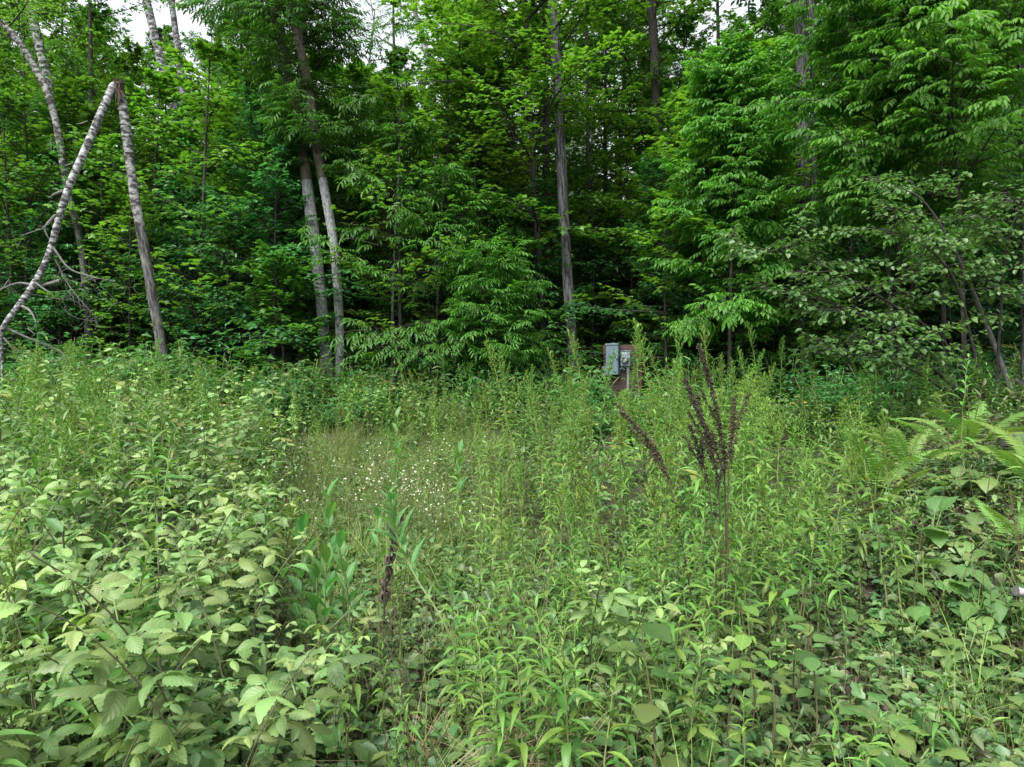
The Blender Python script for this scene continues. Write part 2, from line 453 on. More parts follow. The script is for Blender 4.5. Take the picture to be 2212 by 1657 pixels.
M['redtop'] = leaf_mat('grass_panicle', (0.144, 0.160, 0.063), (0.223, 0.235, 0.095), trans=.3, rough=.8, spec=.1, var=.2)
M['straw'] = stem_mat('dry_straw', (.26, .20, .11), (.42, .35, .21), .8)
M['dock'] = stem_mat('dock_seed', (0.021, 0.018, 0.008), (0.063, 0.050, 0.022), .8)
M['wither'] = stem_mat('withered_leaf', (.035, .026, .020), (.085, .060, .042), .85)
M['stem'] = stem_mat('green_stem', (.10, .16, .05), (.17, .20, .07))
M['cane'] = stem_mat('cane_stem', (.055, .075, .028), (.10, .085, .045))
M['stemdark'] = stem_mat('dark_stem', (.055, .045, .025), (.11, .10, .045))
M['petal'] = leaf_mat('white_petal', (.72, .72, .70), (.80, .80, .80), trans=.25, rough=.6, spec=.2, var=.06, huev=.0)
M['disc'] = stem_mat('yellow_disc', (.55, .38, .04), (.62, .46, .07))
M['yellow'] = leaf_mat('yellow_bloom', (.50, .34, .03), (.65, .48, .05), trans=.25, rough=.7, var=.1, huev=.01)
M['twig'] = bark_mat('bark_twig', (0.016, 0.015, 0.012), (0.050, 0.047, 0.041), su=20, sv_=4)
M['deadtwig'] = bark_mat('bark_dead_twig', (0.068, 0.065, 0.061), (0.176, 0.175, 0.168), su=20, sv_=4)
M['birchbark'] = bark_mat('bark_birch', (0.036, 0.034, 0.033), (0.348, 0.367, 0.368), su=2.6, sv_=7.0, lo=.44, hi=.60, bump=.35, dist=.01)
M['birchrough'] = bark_mat('bark_birch_rough', (0.045, 0.041, 0.038), (0.270, 0.276, 0.270), su=3.5, sv_=6.0, lo=.46, hi=.58, bump=.8)
M['birchlow'] = bark_mat('bark_birch_base', (0.033, 0.029, 0.028), (0.126, 0.130, 0.131), su=7.0, sv_=2.2, lo=.42, hi=.6, bump=.9, moss=.5)
M['grey'] = bark_mat('bark_grey_furrowed', (0.026, 0.023, 0.022), (0.144, 0.151, 0.154), su=8.0, sv_=1.5, lo=.42, hi=.60, bump=1.0, dist=.03)
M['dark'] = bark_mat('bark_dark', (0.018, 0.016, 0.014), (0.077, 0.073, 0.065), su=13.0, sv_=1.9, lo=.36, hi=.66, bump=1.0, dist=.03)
M['pale'] = bark_mat('bark_pale_scaly', (0.079, 0.079, 0.075), (0.274, 0.291, 0.300), su=8.0, sv_=5.0, lo=.34, hi=.58, bump=.7)
M['brown'] = bark_mat('bark_brown_upper', (0.045, 0.039, 0.029), (0.135, 0.121, 0.092), su=12.0, sv_=3.0, lo=.34, hi=.66, bump=.8, moss=.45)
M['deadwood'] = bark_mat('weathered_wood', (.16, .15, .145), (.46, .44, .43), su=14.0, sv_=2.0, bump=.6)
M['torn'] = bark_mat('torn_wood', (.018, .013, .010), (.16, .12, .09), su=18.0, sv_=1.5, bump=1.0)

def ground_mat():
    m, n, l, b, out = mat('soil_and_litter')
    tc = n.new('ShaderNodeTexCoord')
    a = n.new('ShaderNodeTexNoise'); a.inputs['Scale'].default_value = 1.4; a.inputs['Detail'].default_value = 8; a.inputs['Roughness'].default_value = .7
    v = n.new('ShaderNodeTexVoronoi'); v.inputs['Scale'].default_value = 26
    for x in (a, v): l.new(tc.outputs['Object'], x.inputs['Vector'])
    c = mixc(n, l, a.outputs['Fac'], (.018, .013, .009), (.055, .042, .027))
    c = mixc(n, l, mth(n, l, 'MULTIPLY', v.outputs['Color'], .4), c, (.085, .062, .040))
    sx = n.new('ShaderNodeSeparateXYZ'); l.new(tc.outputs['Object'], sx.inputs[0])
    ex = mth(n, l, 'POWER', mth(n, l, 'DIVIDE', mth(n, l, 'ADD', sx.outputs[0], 1.25), 1.9), 2.0); ey = mth(n, l, 'POWER', mth(n, l, 'DIVIDE', mth(n, l, 'SUBTRACT', sx.outputs[1], 7.6), 3.6), 2.0)
    d_ = mth(n, l, 'ADD', mth(n, l, 'ADD', ex, ey), mth(n, l, 'MULTIPLY', a.outputs['Fac'], 1.1))
    c = mixc(n, l, mth(n, l, 'MULTIPLY', mth(n, l, 'MINIMUM', mth(n, l, 'MAXIMUM', mth(n, l, 'SUBTRACT', 1.75, d_), 0.0), 1.0), .6), c, (.092, .118, .042))
    l.new(c, b.inputs['Base Color']); b.inputs['Roughness'].default_value = .95
    bp = n.new('ShaderNodeBump'); bp.inputs['Strength'].default_value = .8; bp.inputs['Distance'].default_value = .03
    l.new(v.outputs['Distance'], bp.inputs['Height']); l.new(bp.outputs[0], b.inputs['Normal'])
    return m
M['ground'] = ground_mat()

def paint_mat(name, col, rough=.45, dirt=.25, spec=.5, metal=0.0):
    m, n, l, b, out = mat(name)
    tc = n.new('ShaderNodeTexCoord'); nz = n.new('ShaderNodeTexNoise'); nz.inputs['Scale'].default_value = 6; nz.inputs['Detail'].default_value = 6
    l.new(tc.outputs['Object'], nz.inputs['Vector'])
    f = mth(n, l, 'MULTIPLY', nz.outputs['Fac'], dirt)
    l.new(mixc(n, l, f, col, tuple(x * .55 for x in col)), b.inputs['Base Color'])
    b.inputs['Roughness'].default_value = rough; b.inputs['Specular IOR Level'].default_value = spec; b.inputs['Metallic'].default_value = metal
    return m
def wood_mat(name, c1, c2):
    m, n, l, b, out = mat(name)
    tc = n.new('ShaderNodeTexCoord'); mp = n.new('ShaderNodeMapping'); mp.inputs['Scale'].default_value = (1.5, 6, 26)
    oi = n.new('ShaderNodeObjectInfo')
    l.new(tc.outputs['Object'], mp.inputs['Vector']); l.new(mth(n, l, 'MULTIPLY', oi.outputs['Random'], 30), mp.inputs['Location'])
    nz = n.new('ShaderNodeTexNoise'); nz.inputs['Scale'].default_value = 2; nz.inputs['Detail'].default_value = 6
    l.new(mp.outputs[0], nz.inputs['Vector'])
    c = mixc(n, l, nz.outputs['Fac'], c1, c2)
    h = n.new('ShaderNodeHueSaturation'); l.new(c, h.inputs['Color']); l.new(mth(n, l, 'MULTIPLY_ADD', oi.outputs['Random'], .7, .65), h.inputs['Value'])
    l.new(h.outputs[0], b.inputs['Base Color']); b.inputs['Roughness'].default_value = .75
    bp = n.new('ShaderNodeBump'); bp.inputs['Strength'].default_value = .4; bp.inputs['Distance'].default_value = .01
    l.new(nz.outputs['Fac'], bp.inputs['Height']); l.new(bp.outputs[0], b.inputs['Normal'])
    return m
M['box'] = paint_mat('grey_painted_steel', (.125, .18, .225), .5)
M['can'] = paint_mat('pale_grey_painted_steel', (.165, .21, .235), .5)
M['pvc'] = paint_mat('grey_plastic_pipe', (.20, .24, .225), .5)
M['steel'] = paint_mat('zinc_plated_steel', (.5, .52, .54), .35, metal=.8)
M['black'] = paint_mat('black_plastic', (.02, .025, .025), .3)
M['white'] = paint_mat('white_sticker', (.55, .56, .58), .5, dirt=.1)
M['face'] = paint_mat('meter_face', (.24, .26, .23), .4)
M['plank'] = wood_mat('red_brown_board', (.032, .016, .014), (.075, .042, .037))
M['post'] = wood_mat('red_brown_post', (.050, .018, .011), (.082, .033, .020))
def glass_mat():
    m, n, l, b, out = mat('meter_glass')
    b.inputs['Base Color'].default_value = (.75, .8, .8, 1); b.inputs['Roughness'].default_value = .08
    b.inputs['Transmission Weight'].default_value = .0
    b.inputs['Coat Weight'].default_value = 1.0
    b.inputs['Base Color'].default_value = (.19, .22, .215, 1)
    return m
M['glass'] = glass_mat()

# ------------------------------------------------------------------ ground
g = Geo()
ys = np.concatenate([np.linspace(-30, 1, 10), np.linspace(1.4, 26, 110), np.linspace(27, 120, 24), [200, 500, 1000]])
xs = np.concatenate([[-1000, -400, -150], np.linspace(-90, -16, 22), np.linspace(-15, 15, 110), np.linspace(16, 90, 22), [150, 400, 1000]])
X, Y = np.meshgrid(xs, ys)
Z = gz(X, Y)
nx = len(xs)
i = np.arange(len(ys) - 1)[:, None] * nx + np.arange(nx - 1)[None]
g.add(np.stack([X, Y, Z], -1), quads=np.stack([i, i + 1, i + nx + 1, i + nx], -1).reshape(-1, 4))
tag(g.obj('ground', [M['ground']]), kind='structure')

# ------------------------------------------------------------------ labels by place
ORD = 'first second third fourth fifth sixth seventh eighth ninth tenth eleventh twelfth thirteenth fourteenth fifteenth sixteenth seventeenth eighteenth nineteenth twentieth'.split()
ORD += ['twenty-' + o for o in ORD[:9]] + ['thirtieth'] + ['thirty-' + o for o in ORD[:9]]
MARKS = [(-400, 'the picture edge'), (300, 'the broken birch'), (715, 'the twin trunks'), (1135, 'the maple'), (1345, 'the meter'), (1730, 'the forked trunk'), (2205, 'the edge trunk')]
def place_labels(items, noun, rows, where='MARKS', pre=''):
    """items: (object, px, D, look words). rows: [(depth limit, words)]. Gives each a label that says which one it is"""
    cells = {}
    for it in items:
        o, px, D, look = it
        k = max(j for j, (m, _) in enumerate(MARKS) if px >= m or j == 0)
        rw = next(w for lim, w in rows if D <= lim)
        cells.setdefault((k, rw, look), []).append(it)
    for (k, rw, look), L in cells.items():
        L.sort(key=lambda t: t[1])
        if k + 1 < len(MARKS):
            zone = ('before ' if False else 'between ') + MARKS[k][1] + ' and ' + MARKS[k + 1][1][4:] if k > 0 else 'left of the broken birch'
            if k > 0 and k + 1 == len(MARKS) - 1: zone = 'right of the forked trunk'
        else: zone = 'at the right border'
        for j, (o, px, D, lk) in enumerate(L):
            rank = 'only' if len(L) == 1 else ORD[min(j, len(ORD) - 1)]
            pos = '' if len(L) == 1 else f', {rank} from left'
            o['label'] = f'{look} {noun}{pos}, {rw} {zone}'.replace('  ', ' ')

# ------------------------------------------------------------------ trees
ZUP = np.array((0, 0, 1.0))
def interp_path(path, t):
    f = np.clip(np.asarray(t, float), 0, 1) * (len(path) - 1)
    i = np.minimum(f.astype(int), len(path) - 2); a = (f - i)[..., None]
    return path[i] * (1 - a) + path[i + 1] * a
def grow(gw, gl, path, rng, t0=.3, t1=1.0, n1=40, L=lambda t: 3.0, e=lambda t: .4, n2=14, tw=.34, m=10, T=LEAF_OV, ls=.11, droop=.15, flat=.15,
         leafdroop=.35, s0=.2, curve=.05, ang=50, az=None, lat=.9, tmean=.5, rk=.008, jit=.22):
    for k in range(n1):
        t = t0 + (t1 - t0) * ((k + rng.random()) / n1)
        p0 = interp_path(path, np.array(t))
        a = (2.39996 * k + rng.normal(0, .35)) if az is None else az(k, rng)
        el = e(t) + rng.normal(0, jit); l1 = L(t) * rng.uniform(.5, 1.2)
        h = np.array((math.cos(a), math.sin(a), 0))
        s = np.linspace(0, 1, 8)[:, None]
        side = np.array((-h[1], h[0], 0)) * rng.normal(0, .12)
        br = p0 + l1 * (s * math.cos(el) * h + ZUP * (s * math.sin(el) + curve * s * s) + side * np.sin(s * 3))
        r = rk * l1 * (1.05 - s[:, 0]) + .004
        sticks(gw, br[:-1], br[1:], r[:-1], r[1:], mat=1)
        s2 = np.clip(np.linspace(s0, 1, n2) + rng.normal(0, .02, n2), 0, 1)
        base = interp_path(br, s2)
        tan = nrm(interp_path(br, np.minimum(s2 + .05, 1)) - interp_path(br, s2 - .05))
        la = nrm(np.cross(tan, ZUP))
        sd = np.where(np.arange(n2) % 2, 1., -1.)[:, None]
        aa = np.radians(ang + rng.normal(0, 10, n2))[:, None] * (1 - .6 * (s2[:, None] > .93))
        d2 = nrm(np.cos(aa) * tan + sd * np.sin(aa) * la + ZUP * rng.normal(.02, flat, (n2, 1)))
        l2 = (tw * l1 * (1.1 - .75 * s2) * rng.uniform(.7, 1.25, n2) + .18)[:, None]
        mid = base + d2 * l2 * .5 - ZUP * droop * l2 * .25
        end = base + d2 * l2 - ZUP * droop * l2
        sticks(gw, base, mid, .006 + .004 * l2[:, 0], .005, mat=1); sticks(gw, mid, end, .005, .002, mat=1)
        u = np.linspace(.18, 1, m)[None, :, None] + rng.normal(0, .03, (n2, m, 1))
        pos = base[:, None] + d2[:, None] * l2[:, None] * u - ZUP * droop * l2[:, None] * u * u + rng.normal(0, .025, (n2, m, 3))
        la2 = nrm(np.cross(d2, ZUP))[:, None]
        sl = np.where(np.arange(m) % 2, 1., -1.)[None, :, None] * (u < .97)
        dl = d2[:, None] * .75 + la2 * sl * lat - ZUP * leafdroop + rng.normal(0, .22, (n2, m, 3))
        up = ZUP + rng.normal(0, .28, (n2, m, 3))
        ti = np.clip(tmean + rng.normal(0, .12) + rng.normal(0, .2, n2 * m), 0, 1)
        emit(gl, T, pos.reshape(-1, 3), dl.reshape(-1, 3), up.reshape(-1, 3), ls * rng.uniform(.7, 1.25, n2 * m), ti)

class TreeKind: pass
def tree_kind(H, r0, bark, leaf, seed, lean=.03, **kw):
    rng = np.random.default_rng(seed)
    zz = np.linspace(-.2, H, 24)
    ph = rng.uniform(0, 6, 4); f = zz / H
    wob = H * lean
    path = np.stack([wob * (f * math.sin(ph[0]) + .25 * np.sin(5 * f + ph[1])), wob * (f * math.cos(ph[0]) + .25 * np.sin(4 * f + ph[2])), zz], 1)
    k = TreeKind(); gt, gw, gl = Geo(), Geo(), Geo()
    tube(gt, path, r0 * (1 - f * .9) * (1 + .5 * np.exp(-np.maximum(zz, 0) * 3)) + .006, 12, rough=.08, seed=seed)
    grow(gl, gl, path, rng, **kw)
    k.trunk = gt.mesh('trunk', [M[bark]]); k.crown = gl.mesh('crown', [M[leaf], M['twig']]); k.H = H
    return k
def plant_tree(name, k, x, y, s, rz, label=None, cat='tree', group=None, sink=.05):
    o = root(name, (x, y, float(gz(x, y)) - sink), rz, s, label, cat, group)
    link('trunk', k.trunk, o); link('crown', k.crown, o)
    return o

def dome(r, base, top=.25):         # crown width along the trunk
    return lambda t: r * max(.14, math.sin(pi * min(1, max(0.02, (t - base) / (1.08 - base))) ** .75) * (1 - .25 * t) + top * .1)
up_e = lambda a, b: (lambda t: a + (b - a) * t)
KF = [tree_kind(17, .17, 'dark', 'forest', 1, t0=.14, n1=60, L=dome(4.2, .05), e=up_e(.0, .9), n2=17, m=18, T=LEAF_BEECH, ls=.13, flat=.26, jit=.3, lat=1.1),
      tree_kind(19, .19, 'grey', 'forest', 2, t0=.20, n1=60, L=dome(4.6, .1), e=up_e(.05, 1.0), n2=17, m=18, T=LEAF_OV, ls=.135, flat=.26, jit=.3, lat=1.1),
      tree_kind(15, .13, 'dark', 'forest', 3, t0=.10, n1=58, L=dome(3.7, 0), e=up_e(-.05, .8), n2=17, m=17, T=LEAF_BEECH, ls=.125, flat=.26, jit=.3, lat=1.1)]
KM = [tree_kind(15, .12, 'dark', 'maple', 4, t0=.12, n1=54, L=dome(4.0, .02), e=up_e(.1, .9), n2=16, m=12, T=LEAF_MAPLE, ls=.135, flat=.16),
      tree_kind(18, .15, 'grey', 'maple', 5, t0=.16, n1=54, L=dome(4.4, .08), e=up_e(.1, 1.0), n2=16, m=12, T=LEAF_MAPLE, ls=.135, flat=.18)]
KA = [tree_kind(17, .15, 'grey', 'ash', 6, t0=.16, n1=50, L=dome(4.0, .1), e=up_e(.1, .9), n2=12, m=5, T=ASH, ls=.36, leafdroop=.3)]
KB = [tree_kind(18, .13, 'birchbark', 'birch', 7, t0=.42, n1=40, L=dome(3.2, .35), e=up_e(.3, 1.1), n2=13, m=12, T=LEAF_OV, ls=.085, droop=.4, tw=.3),
      tree_kind(16, .11, 'birchbark', 'birch', 8, t0=.40, n1=34, L=dome(2.8, .35), e=up_e(.4, 1.1), n2=12, m=11, T=LEAF_OV, ls=.085, droop=.4, tw=.3)]
# understorey: low spreading young trees with flat sprays
KS = [tree_kind(5.5, .035, 'dark', 'shade', 21, t0=.10, n1=26, L=dome(2.3, -.15), e=up_e(.15, .7), n2=12, m=10, T=LEAF_BEECH, ls=.105, flat=.07, leafdroop=.25),
      tree_kind(4.2, .03, 'dark', 'shade', 22, t0=.08, n1=22, L=dome(1.9, -.2), e=up_e(.2, .7), n2=11, m=9, T=LEAF_OV, ls=.10, flat=.08, leafdroop=.3),
      tree_kind(6.5, .04, 'dark', 'maple', 23, t0=.14, n1=24, L=dome(2.2, -.1), e=up_e(.1, .7), n2=11, m=7, T=LEAF_MAPLE, ls=.125, flat=.06, leafdroop=.3),
      tree_kind(5.0, .03, 'grey', 'ash', 24, t0=.12, n1=20, L=dome(1.9, -.15), e=up_e(.2, .8), n2=9, m=4, T=ASH, ls=.26, leafdroop=.35)]

# --- the woods: individual trees, nearest first
def top_row(px):
    """picture row above which the sky opens in the photograph, for the taller trees behind the front row"""
    pts = [(-400, -200), (60, -60), (150, -20), (225, 50), (300, 62), (480, 50), (540, 10), (620, 20), (720, 130), (850, 140), (920, 0), (1020, -60), (1340, -120), (1430, -20), (1490, 50), (1610, 50), (1690, -60), (2700, -260)]
    xs_, ys_ = zip(*pts)
    return float(np.interp(px, xs_, ys_))
woods = []
rows = [(16.8, 1.7), (19.3, 2.0), (22.5, 2.4), (26, 2.9), (30, 3.3), (35, 3.9), (41, 4.8), (48, 5.8), (56, 7)]
for ri, (D0, step) in enumerate(rows):
    half = D0 * .80 + 2.5
    x = -half + R.uniform(0, step)
    while x < half:
        D = D0 + R.uniform(-1.0, 1.0) * (1 + ri * .15)
        px = 1106 + x / D * F
        front = ri == 0
        ok = True
        if front: D += .9
        if front and (640 < px < 790 or any(abs(px - q) < 120 for q in (1215, 1420, 1728))): ok = False
        if ok:
            u = R.random()
            if px < 560: kind = ('birch_tree', KB[R.integers(2)]) if u < .3 and ri > 0 else ('maple_tree', KM[R.integers(2)]) if u < .62 else ('beech_tree', KF[R.integers(3)])
            elif px < 1500: kind = ('maple_tree', KM[R.integers(2)]) if u < .5 else ('ash_tree', KA[0]) if u < .55 else ('birch_tree', KB[R.integers(2)]) if u < .62 and ri > 1 else ('beech_tree', KF[R.integers(3)])
            else: kind = ('ash_tree', KA[0]) if u < .35 else ('maple_tree', KM[R.integers(2)]) if u < .6 else ('beech_tree', KF[R.integers(3)])
            hmax = CAMZ + (HOR - top_row(px)) / F * D
            s = R.uniform(.85, 1.2)
            H = kind[1].H
            if s * H > hmax: s = max(.45, hmax / H * R.uniform(.88, 1.0))
            if front: s *= .7
            o = plant_tree(kind[0], kind[1], x, D, s, R.uniform(0, 6.28))
            woods.append((o, kind[0], px, D, s * H))
        x += step * R.uniform(.75, 1.25)
LOOK = {'birch_tree': 'white-barked', 'maple_tree': 'lime-green', 'ash_tree': 'feathery', 'beech_tree': 'dark'}
for nm in LOOK:
    items = [(o, px, D, LOOK[nm]) for o, n_, px, D, h in woods if n_ == nm]
    place_labels(items, nm.replace('_tree', ' tree'), [(18.2, 'at wood edge'), (21, 'second rank'), (24.5, 'third rank'), (28.2, 'fourth rank'), (33, 'fifth rank'), (38.5, 'sixth rank'), (45, 'deep in woods'), (99, 'farthest rank')])
    for it in items: tag(it[0], None, 'tree', nm.replace('_tree', '') + ' trees in the woods')

sap = []
for j in range(290):
    D = 14.9 + 18 * R.random() ** 1.7
    x = R.uniform(-.82, .82) * D
    px = 1106 + x / D * F
    if D < 17.5 and (590 < px < 850 or 1190 < px < 1440 or abs(px - 1728) < 60 or 300 < px < 380): continue
    q = R.integers(4) if px > 600 else R.integers(3)
    o = plant_tree('young_tree', KS[q], x, D, R.uniform(.75, 1.3) * (1 + .03 * (D - 15)), R.uniform(0, 6.28))
    sap.append((o, px, D, ['dark low', 'dark small', 'lobed-leaf', 'feathery'][q]))
place_labels(sap, 'young tree', [(16, 'at edge'), (17.5, 'second rank'), (20, 'third rank'), (24, 'deeper in'), (99, 'deepest')])
for it in sap: tag(it[0], None, 'young tree', 'young trees under the canopy')

# --- hero trees, stems laid along what the photograph shows
def stem_path(pts, n=44):
    """pts: (px, py, D, width in px)"""
    w = spline([np.append(P(a, b, c), d_ / F * c / 2) for a, b, c, d_ in pts], n)
    return w[:, :3], np.maximum(w[:, 3], .004)
def hero(name, base_px, D, label):
    x = px_x(base_px, D)
    return root(name, (x, D, float(gz(x, D))), label=label, cat='tree')
def add_trunk(o, pts, bark, name='trunk', sides=18, rough=.10, seed=0, n=44):
    p, r = stem_path(pts, n)
    g = Geo(); tube(g, p, r, sides, rough=rough, seed=seed)
    g.obj(name, [M[bark]] if isinstance(bark, str) else [M[b] for b in bark], o, o.location)
    return p, r
def add_crown(o, leaf, growths, seed):
    rng = np.random.default_rng(seed); gw, gl = Geo(), Geo()
    for path, kw in growths: grow(gl, gl, path, rng, **kw)
    gl.obj('crown', [M[leaf], M['twig']], o, o.location)
def trunk_split(o, pts, parts, **kw):
    """one stem whose bark changes along its length: consecutive trunk parts; parts: (share of length where it ends, bark)"""
    p, r = stem_path(pts, 60); a = 0; r = r * kw.get('slim', 1)
    for f, bark in parts:
        b = int(round(f * 59))
        g = Geo(); tube(g, p[a:b + 1], r[a:b + 1], 18, rough=.08, seed=kw.get('seed', 0), cap=b == 59)
        g.obj('trunk', [M[bark]], o, o.location); a = b
    return p

# the pale twin-stemmed tree left of the middle
o = hero('twin_stem_tree', 718, 15, 'pale twin-stemmed tree with two slender grey trunks rising from the weeds')
pa = trunk_split(o, [(707, 960, 15, 36), (706, 800, 15, 27), (700, 720, 15, 26), (691, 620, 15.1, 25), (678, 510, 15.1, 24), (664, 400, 15.2, 24), (650, 300, 15.3, 23), (628, 180, 15.4, 22), (603, 70, 15.5, 21), (585, -20, 15.6, 20), (560, -160, 15.7, 16), (545, -330, 15.8, 9), (535, -480, 15.9, 3)], [(.42, 'pale'), (1, 'brown')], seed=3)
pb = trunk_split(o, [(736, 960, 14.8, 26), (734, 800, 14.8, 20), (733, 700, 14.8, 19), (729, 620, 14.8, 19), (720, 520, 14.9, 19), (705, 430, 14.9, 19), (690, 350, 15, 19), (678, 290, 15, 20), (668, 200, 15.1, 20), (650, 110, 15.1, 20), (630, 10, 15.2, 20), (615, -110, 15.2, 16), (610, -300, 15.2, 10), (600, -460, 15.2, 3)], [(.42, 'pale'), (1, 'brown')], seed=4)
pc = trunk_split(o, [(660, 330, 15.6, 20), (656, 240, 15.7, 19), (652, 150, 15.8, 17), (655, 60, 15.9, 15), (655, -80, 16, 12), (665, -260, 16, 6), (670, -380, 16, 2)], [(1, 'brown')], seed=5)
kwA = dict(n2=12, m=5, T=ASH, ls=.27, leafdroop=.25, e=up_e(.3, .5), tw=.36, tmean=.35)
add_crown(o, 'ash', [(pa, dict(t0=.62, n1=24, L=lambda t: 1.8, **kwA)), (pb, dict(t0=.60, n1=24, L=lambda t: 1.8, **kwA)), (pc, dict(t0=.2, n1=12, L=lambda t: 2.3, **kwA)),
                     (pa, dict(t0=.42, t1=.62, n1=9, L=lambda t: 1.2, **kwA)), (pb, dict(t0=.42, t1=.6, n1=9, L=lambda t: 1.2, **kwA))], 31)

# the maple of the middle, wide flat lime sprays
o = hero('maple_tree', 1172, 16.5, 'lime-green maple with wide flat boughs and thin dark trunk left of grey trunk')
pm, _ = add_trunk(o, [(1178, 930, 16.5, 18), (1175, 760, 16.5, 14), (1168, 600, 16.5, 13), (1160, 480, 16.5, 13), (1152, 350, 16.5, 12), (1146, 240, 16.5, 11), (1141, 120, 16.5, 10), (1136, 0, 16.5, 9), (1132, -150, 16.5, 6), (1130, -300, 16.5, 2)], 'dark', seed=7)
# boughs mostly towards the clearing and to the left
azm = lambda k, r: [pi * 1.0, pi * 1.25, pi * 1.45, pi * 1.7, pi * .95, pi * 1.15, 0.1, pi * .5][k % 8] + r.normal(0, .25)
kwM = dict(n2=20, m=12, T=LEAF_MAPLE, ls=.12, flat=.06, leafdroop=.22, droop=.1, tw=.32, tmean=.62)
add_crown(o, 'maple', [(pm, dict(t0=.42, t1=.97, n1=62, L=lambda t: 3.7 - 2.2 * max(0, t - .5), e=up_e(.55, .45), az=azm, curve=-.12, **kwM)), (pm, dict(t0=.26, t1=.42, n1=9, L=lambda t: 2.4, e=up_e(.1, .3), az=azm, curve=-.1, **{**kwM, 'tmean': .3}))], 32)

# tall bare stems of the front row
def tall(name, label, D, pts, bark, leaf, seed, n1, L, t0, T=LEAF_OV, ls=.12, m=10, **kw):
    o = hero(name, pts[1][0], D, label)
    p, _ = add_trunk(o, [(a, b, D, w) for a, b, w in pts], bark, seed=seed)
    add_crown(o, leaf, [(p, dict(t0=t0, n1=n1, L=lambda t: L, e=up_e(.2, .7), n2=12, m=m, T=T, ls=ls, **kw))], seed + 50)
    return o, p
o_, pg = tall('grey_trunk_tree', 'tall straight tree with furrowed grey trunk just left of the meter board', 16, [(1243, 930, 34), (1237, 765, 23), (1229, 640, 23), (1221, 500, 22), (1214, 380, 22), (1208, 240, 22), (1202, 120, 22), (1193, 0, 21), (1185, -150, 19), (1180, -320, 14), (1178, -520, 4)], 'grey', 'forest', 11, 24, 2.6, .72)
tall('dark_trunk_tree', 'dark straight-trunked tree rising behind the red-brown meter board', 19, [(1424, 900, 30), (1423, 640, 21), (1422, 450, 20), (1420, 330, 20), (1417, 200, 20), (1412, 90, 19), (1407, 0, 18), (1402, -150, 15), (1396, -420, 3)], 'dark', 'maple', 12, 26, 3.0, .55, T=LEAF_MAPLE, ls=.13, m=8)
o_, pf = tall('forked_tree', 'furrowed grey tree with a forked upper trunk behind the hazel bush', 15.5, [(1722, 930, 36), (1725, 720, 26), (1727, 600, 25), (1731, 470, 24), (1733, 350, 25), (1734, 220, 25), (1732, 110, 26), (1727, 0, 25), (1722, -120, 20), (1715, -300, 13), (1708, -500, 4)], 'grey', 'hickory', 13, 22, 2.6, .66, T=HICK, ls=.3, m=4)
gk = Geo(); p_, r_ = stem_path([(1738, 150, 15.5, 14), (1750, 90, 15.6, 17), (1753, 40, 15.6, 15), (1752, -30, 15.7, 12), (1760, -140, 15.7, 8), (1770, -300, 15.7, 3)]); tube(gk, p_, r_, 12, rough=.08)
gk.obj('fork', [M['grey']], o_, o_.location)
tall('edge_tree', 'brown straight-trunked tree cut by the right border of the picture', 11.5, [(2222, 940, 34), (2221, 780, 26), (2220, 560, 23), (2215, 300, 22), (2208, 120, 21), (2203, 0, 20), (2195, -200, 18), (2190, -480, 10), (2188, -700, 3)], 'grey', 'hickory', 14, 20, 2.4, .55, T=HICK, ls=.28, m=4)
tall('slim_tree', 'slim dark pole-like young trunk between twin-stemmed tree and maple', 16.5, [(964, 900, 12), (963, 700, 9), (965, 560, 8), (962, 430, 8), (968, 300, 6), (965, 180, 3)], 'dark', 'shade', 15, 24, 2.0, .3, T=LEAF_BEECH, ls=.10, flat=.07)
# slim and middling trunks standing in the shade behind
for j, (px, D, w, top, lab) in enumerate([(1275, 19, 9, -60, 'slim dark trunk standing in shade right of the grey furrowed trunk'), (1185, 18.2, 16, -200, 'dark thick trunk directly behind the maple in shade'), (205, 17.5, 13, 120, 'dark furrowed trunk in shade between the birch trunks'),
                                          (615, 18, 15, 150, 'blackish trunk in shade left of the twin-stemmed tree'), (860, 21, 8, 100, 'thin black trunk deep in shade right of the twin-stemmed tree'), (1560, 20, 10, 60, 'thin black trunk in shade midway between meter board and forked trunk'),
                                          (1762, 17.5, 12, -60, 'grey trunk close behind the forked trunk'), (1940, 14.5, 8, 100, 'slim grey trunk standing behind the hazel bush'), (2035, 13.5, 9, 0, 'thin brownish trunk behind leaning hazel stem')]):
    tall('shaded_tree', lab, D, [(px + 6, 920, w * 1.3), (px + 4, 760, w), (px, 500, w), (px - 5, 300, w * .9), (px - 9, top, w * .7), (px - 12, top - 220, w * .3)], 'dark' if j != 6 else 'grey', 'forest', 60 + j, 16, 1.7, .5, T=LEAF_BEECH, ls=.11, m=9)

# live birches at upper left
def birch(label, D, pts, seed, n1=26, L=2.0, t0=.55, bark='birchbark', base=None, low=None):
    o = hero('birch_tree', pts[0][0], D, label); o['group'] = 'white birches on the left'
    if low:
        p = trunk_split(o, [(a, b, D, w) for a, b, w in pts], low, seed=seed)
    else: p, _ = add_trunk(o, [(a, b, D, w) for a, b, w in pts], bark, seed=seed)
    add_crown(o, 'birch', [(p, dict(t0=t0, n1=n1, L=lambda t: L, e=up_e(.3, .8), n2=11, m=10, T=LEAF_OV, ls=.085, droop=.4))], seed + 90)
birch('leaning slim birch whose trunk passes behind the broken one', 15, [(195, 940, 20), (190, 700, 14), (183, 600, 14), (170, 505, 14), (150, 425, 14), (134, 340, 14), (122, 270, 14), (105, 205, 15), (75, 145, 14), (40, 90, 13), (5, 50, 12), (-50, -10, 9), (-120, -100, 4)], 41, t0=.7, n1=14, low=[(.36, 'birchlow'), (1, 'birchrough')])
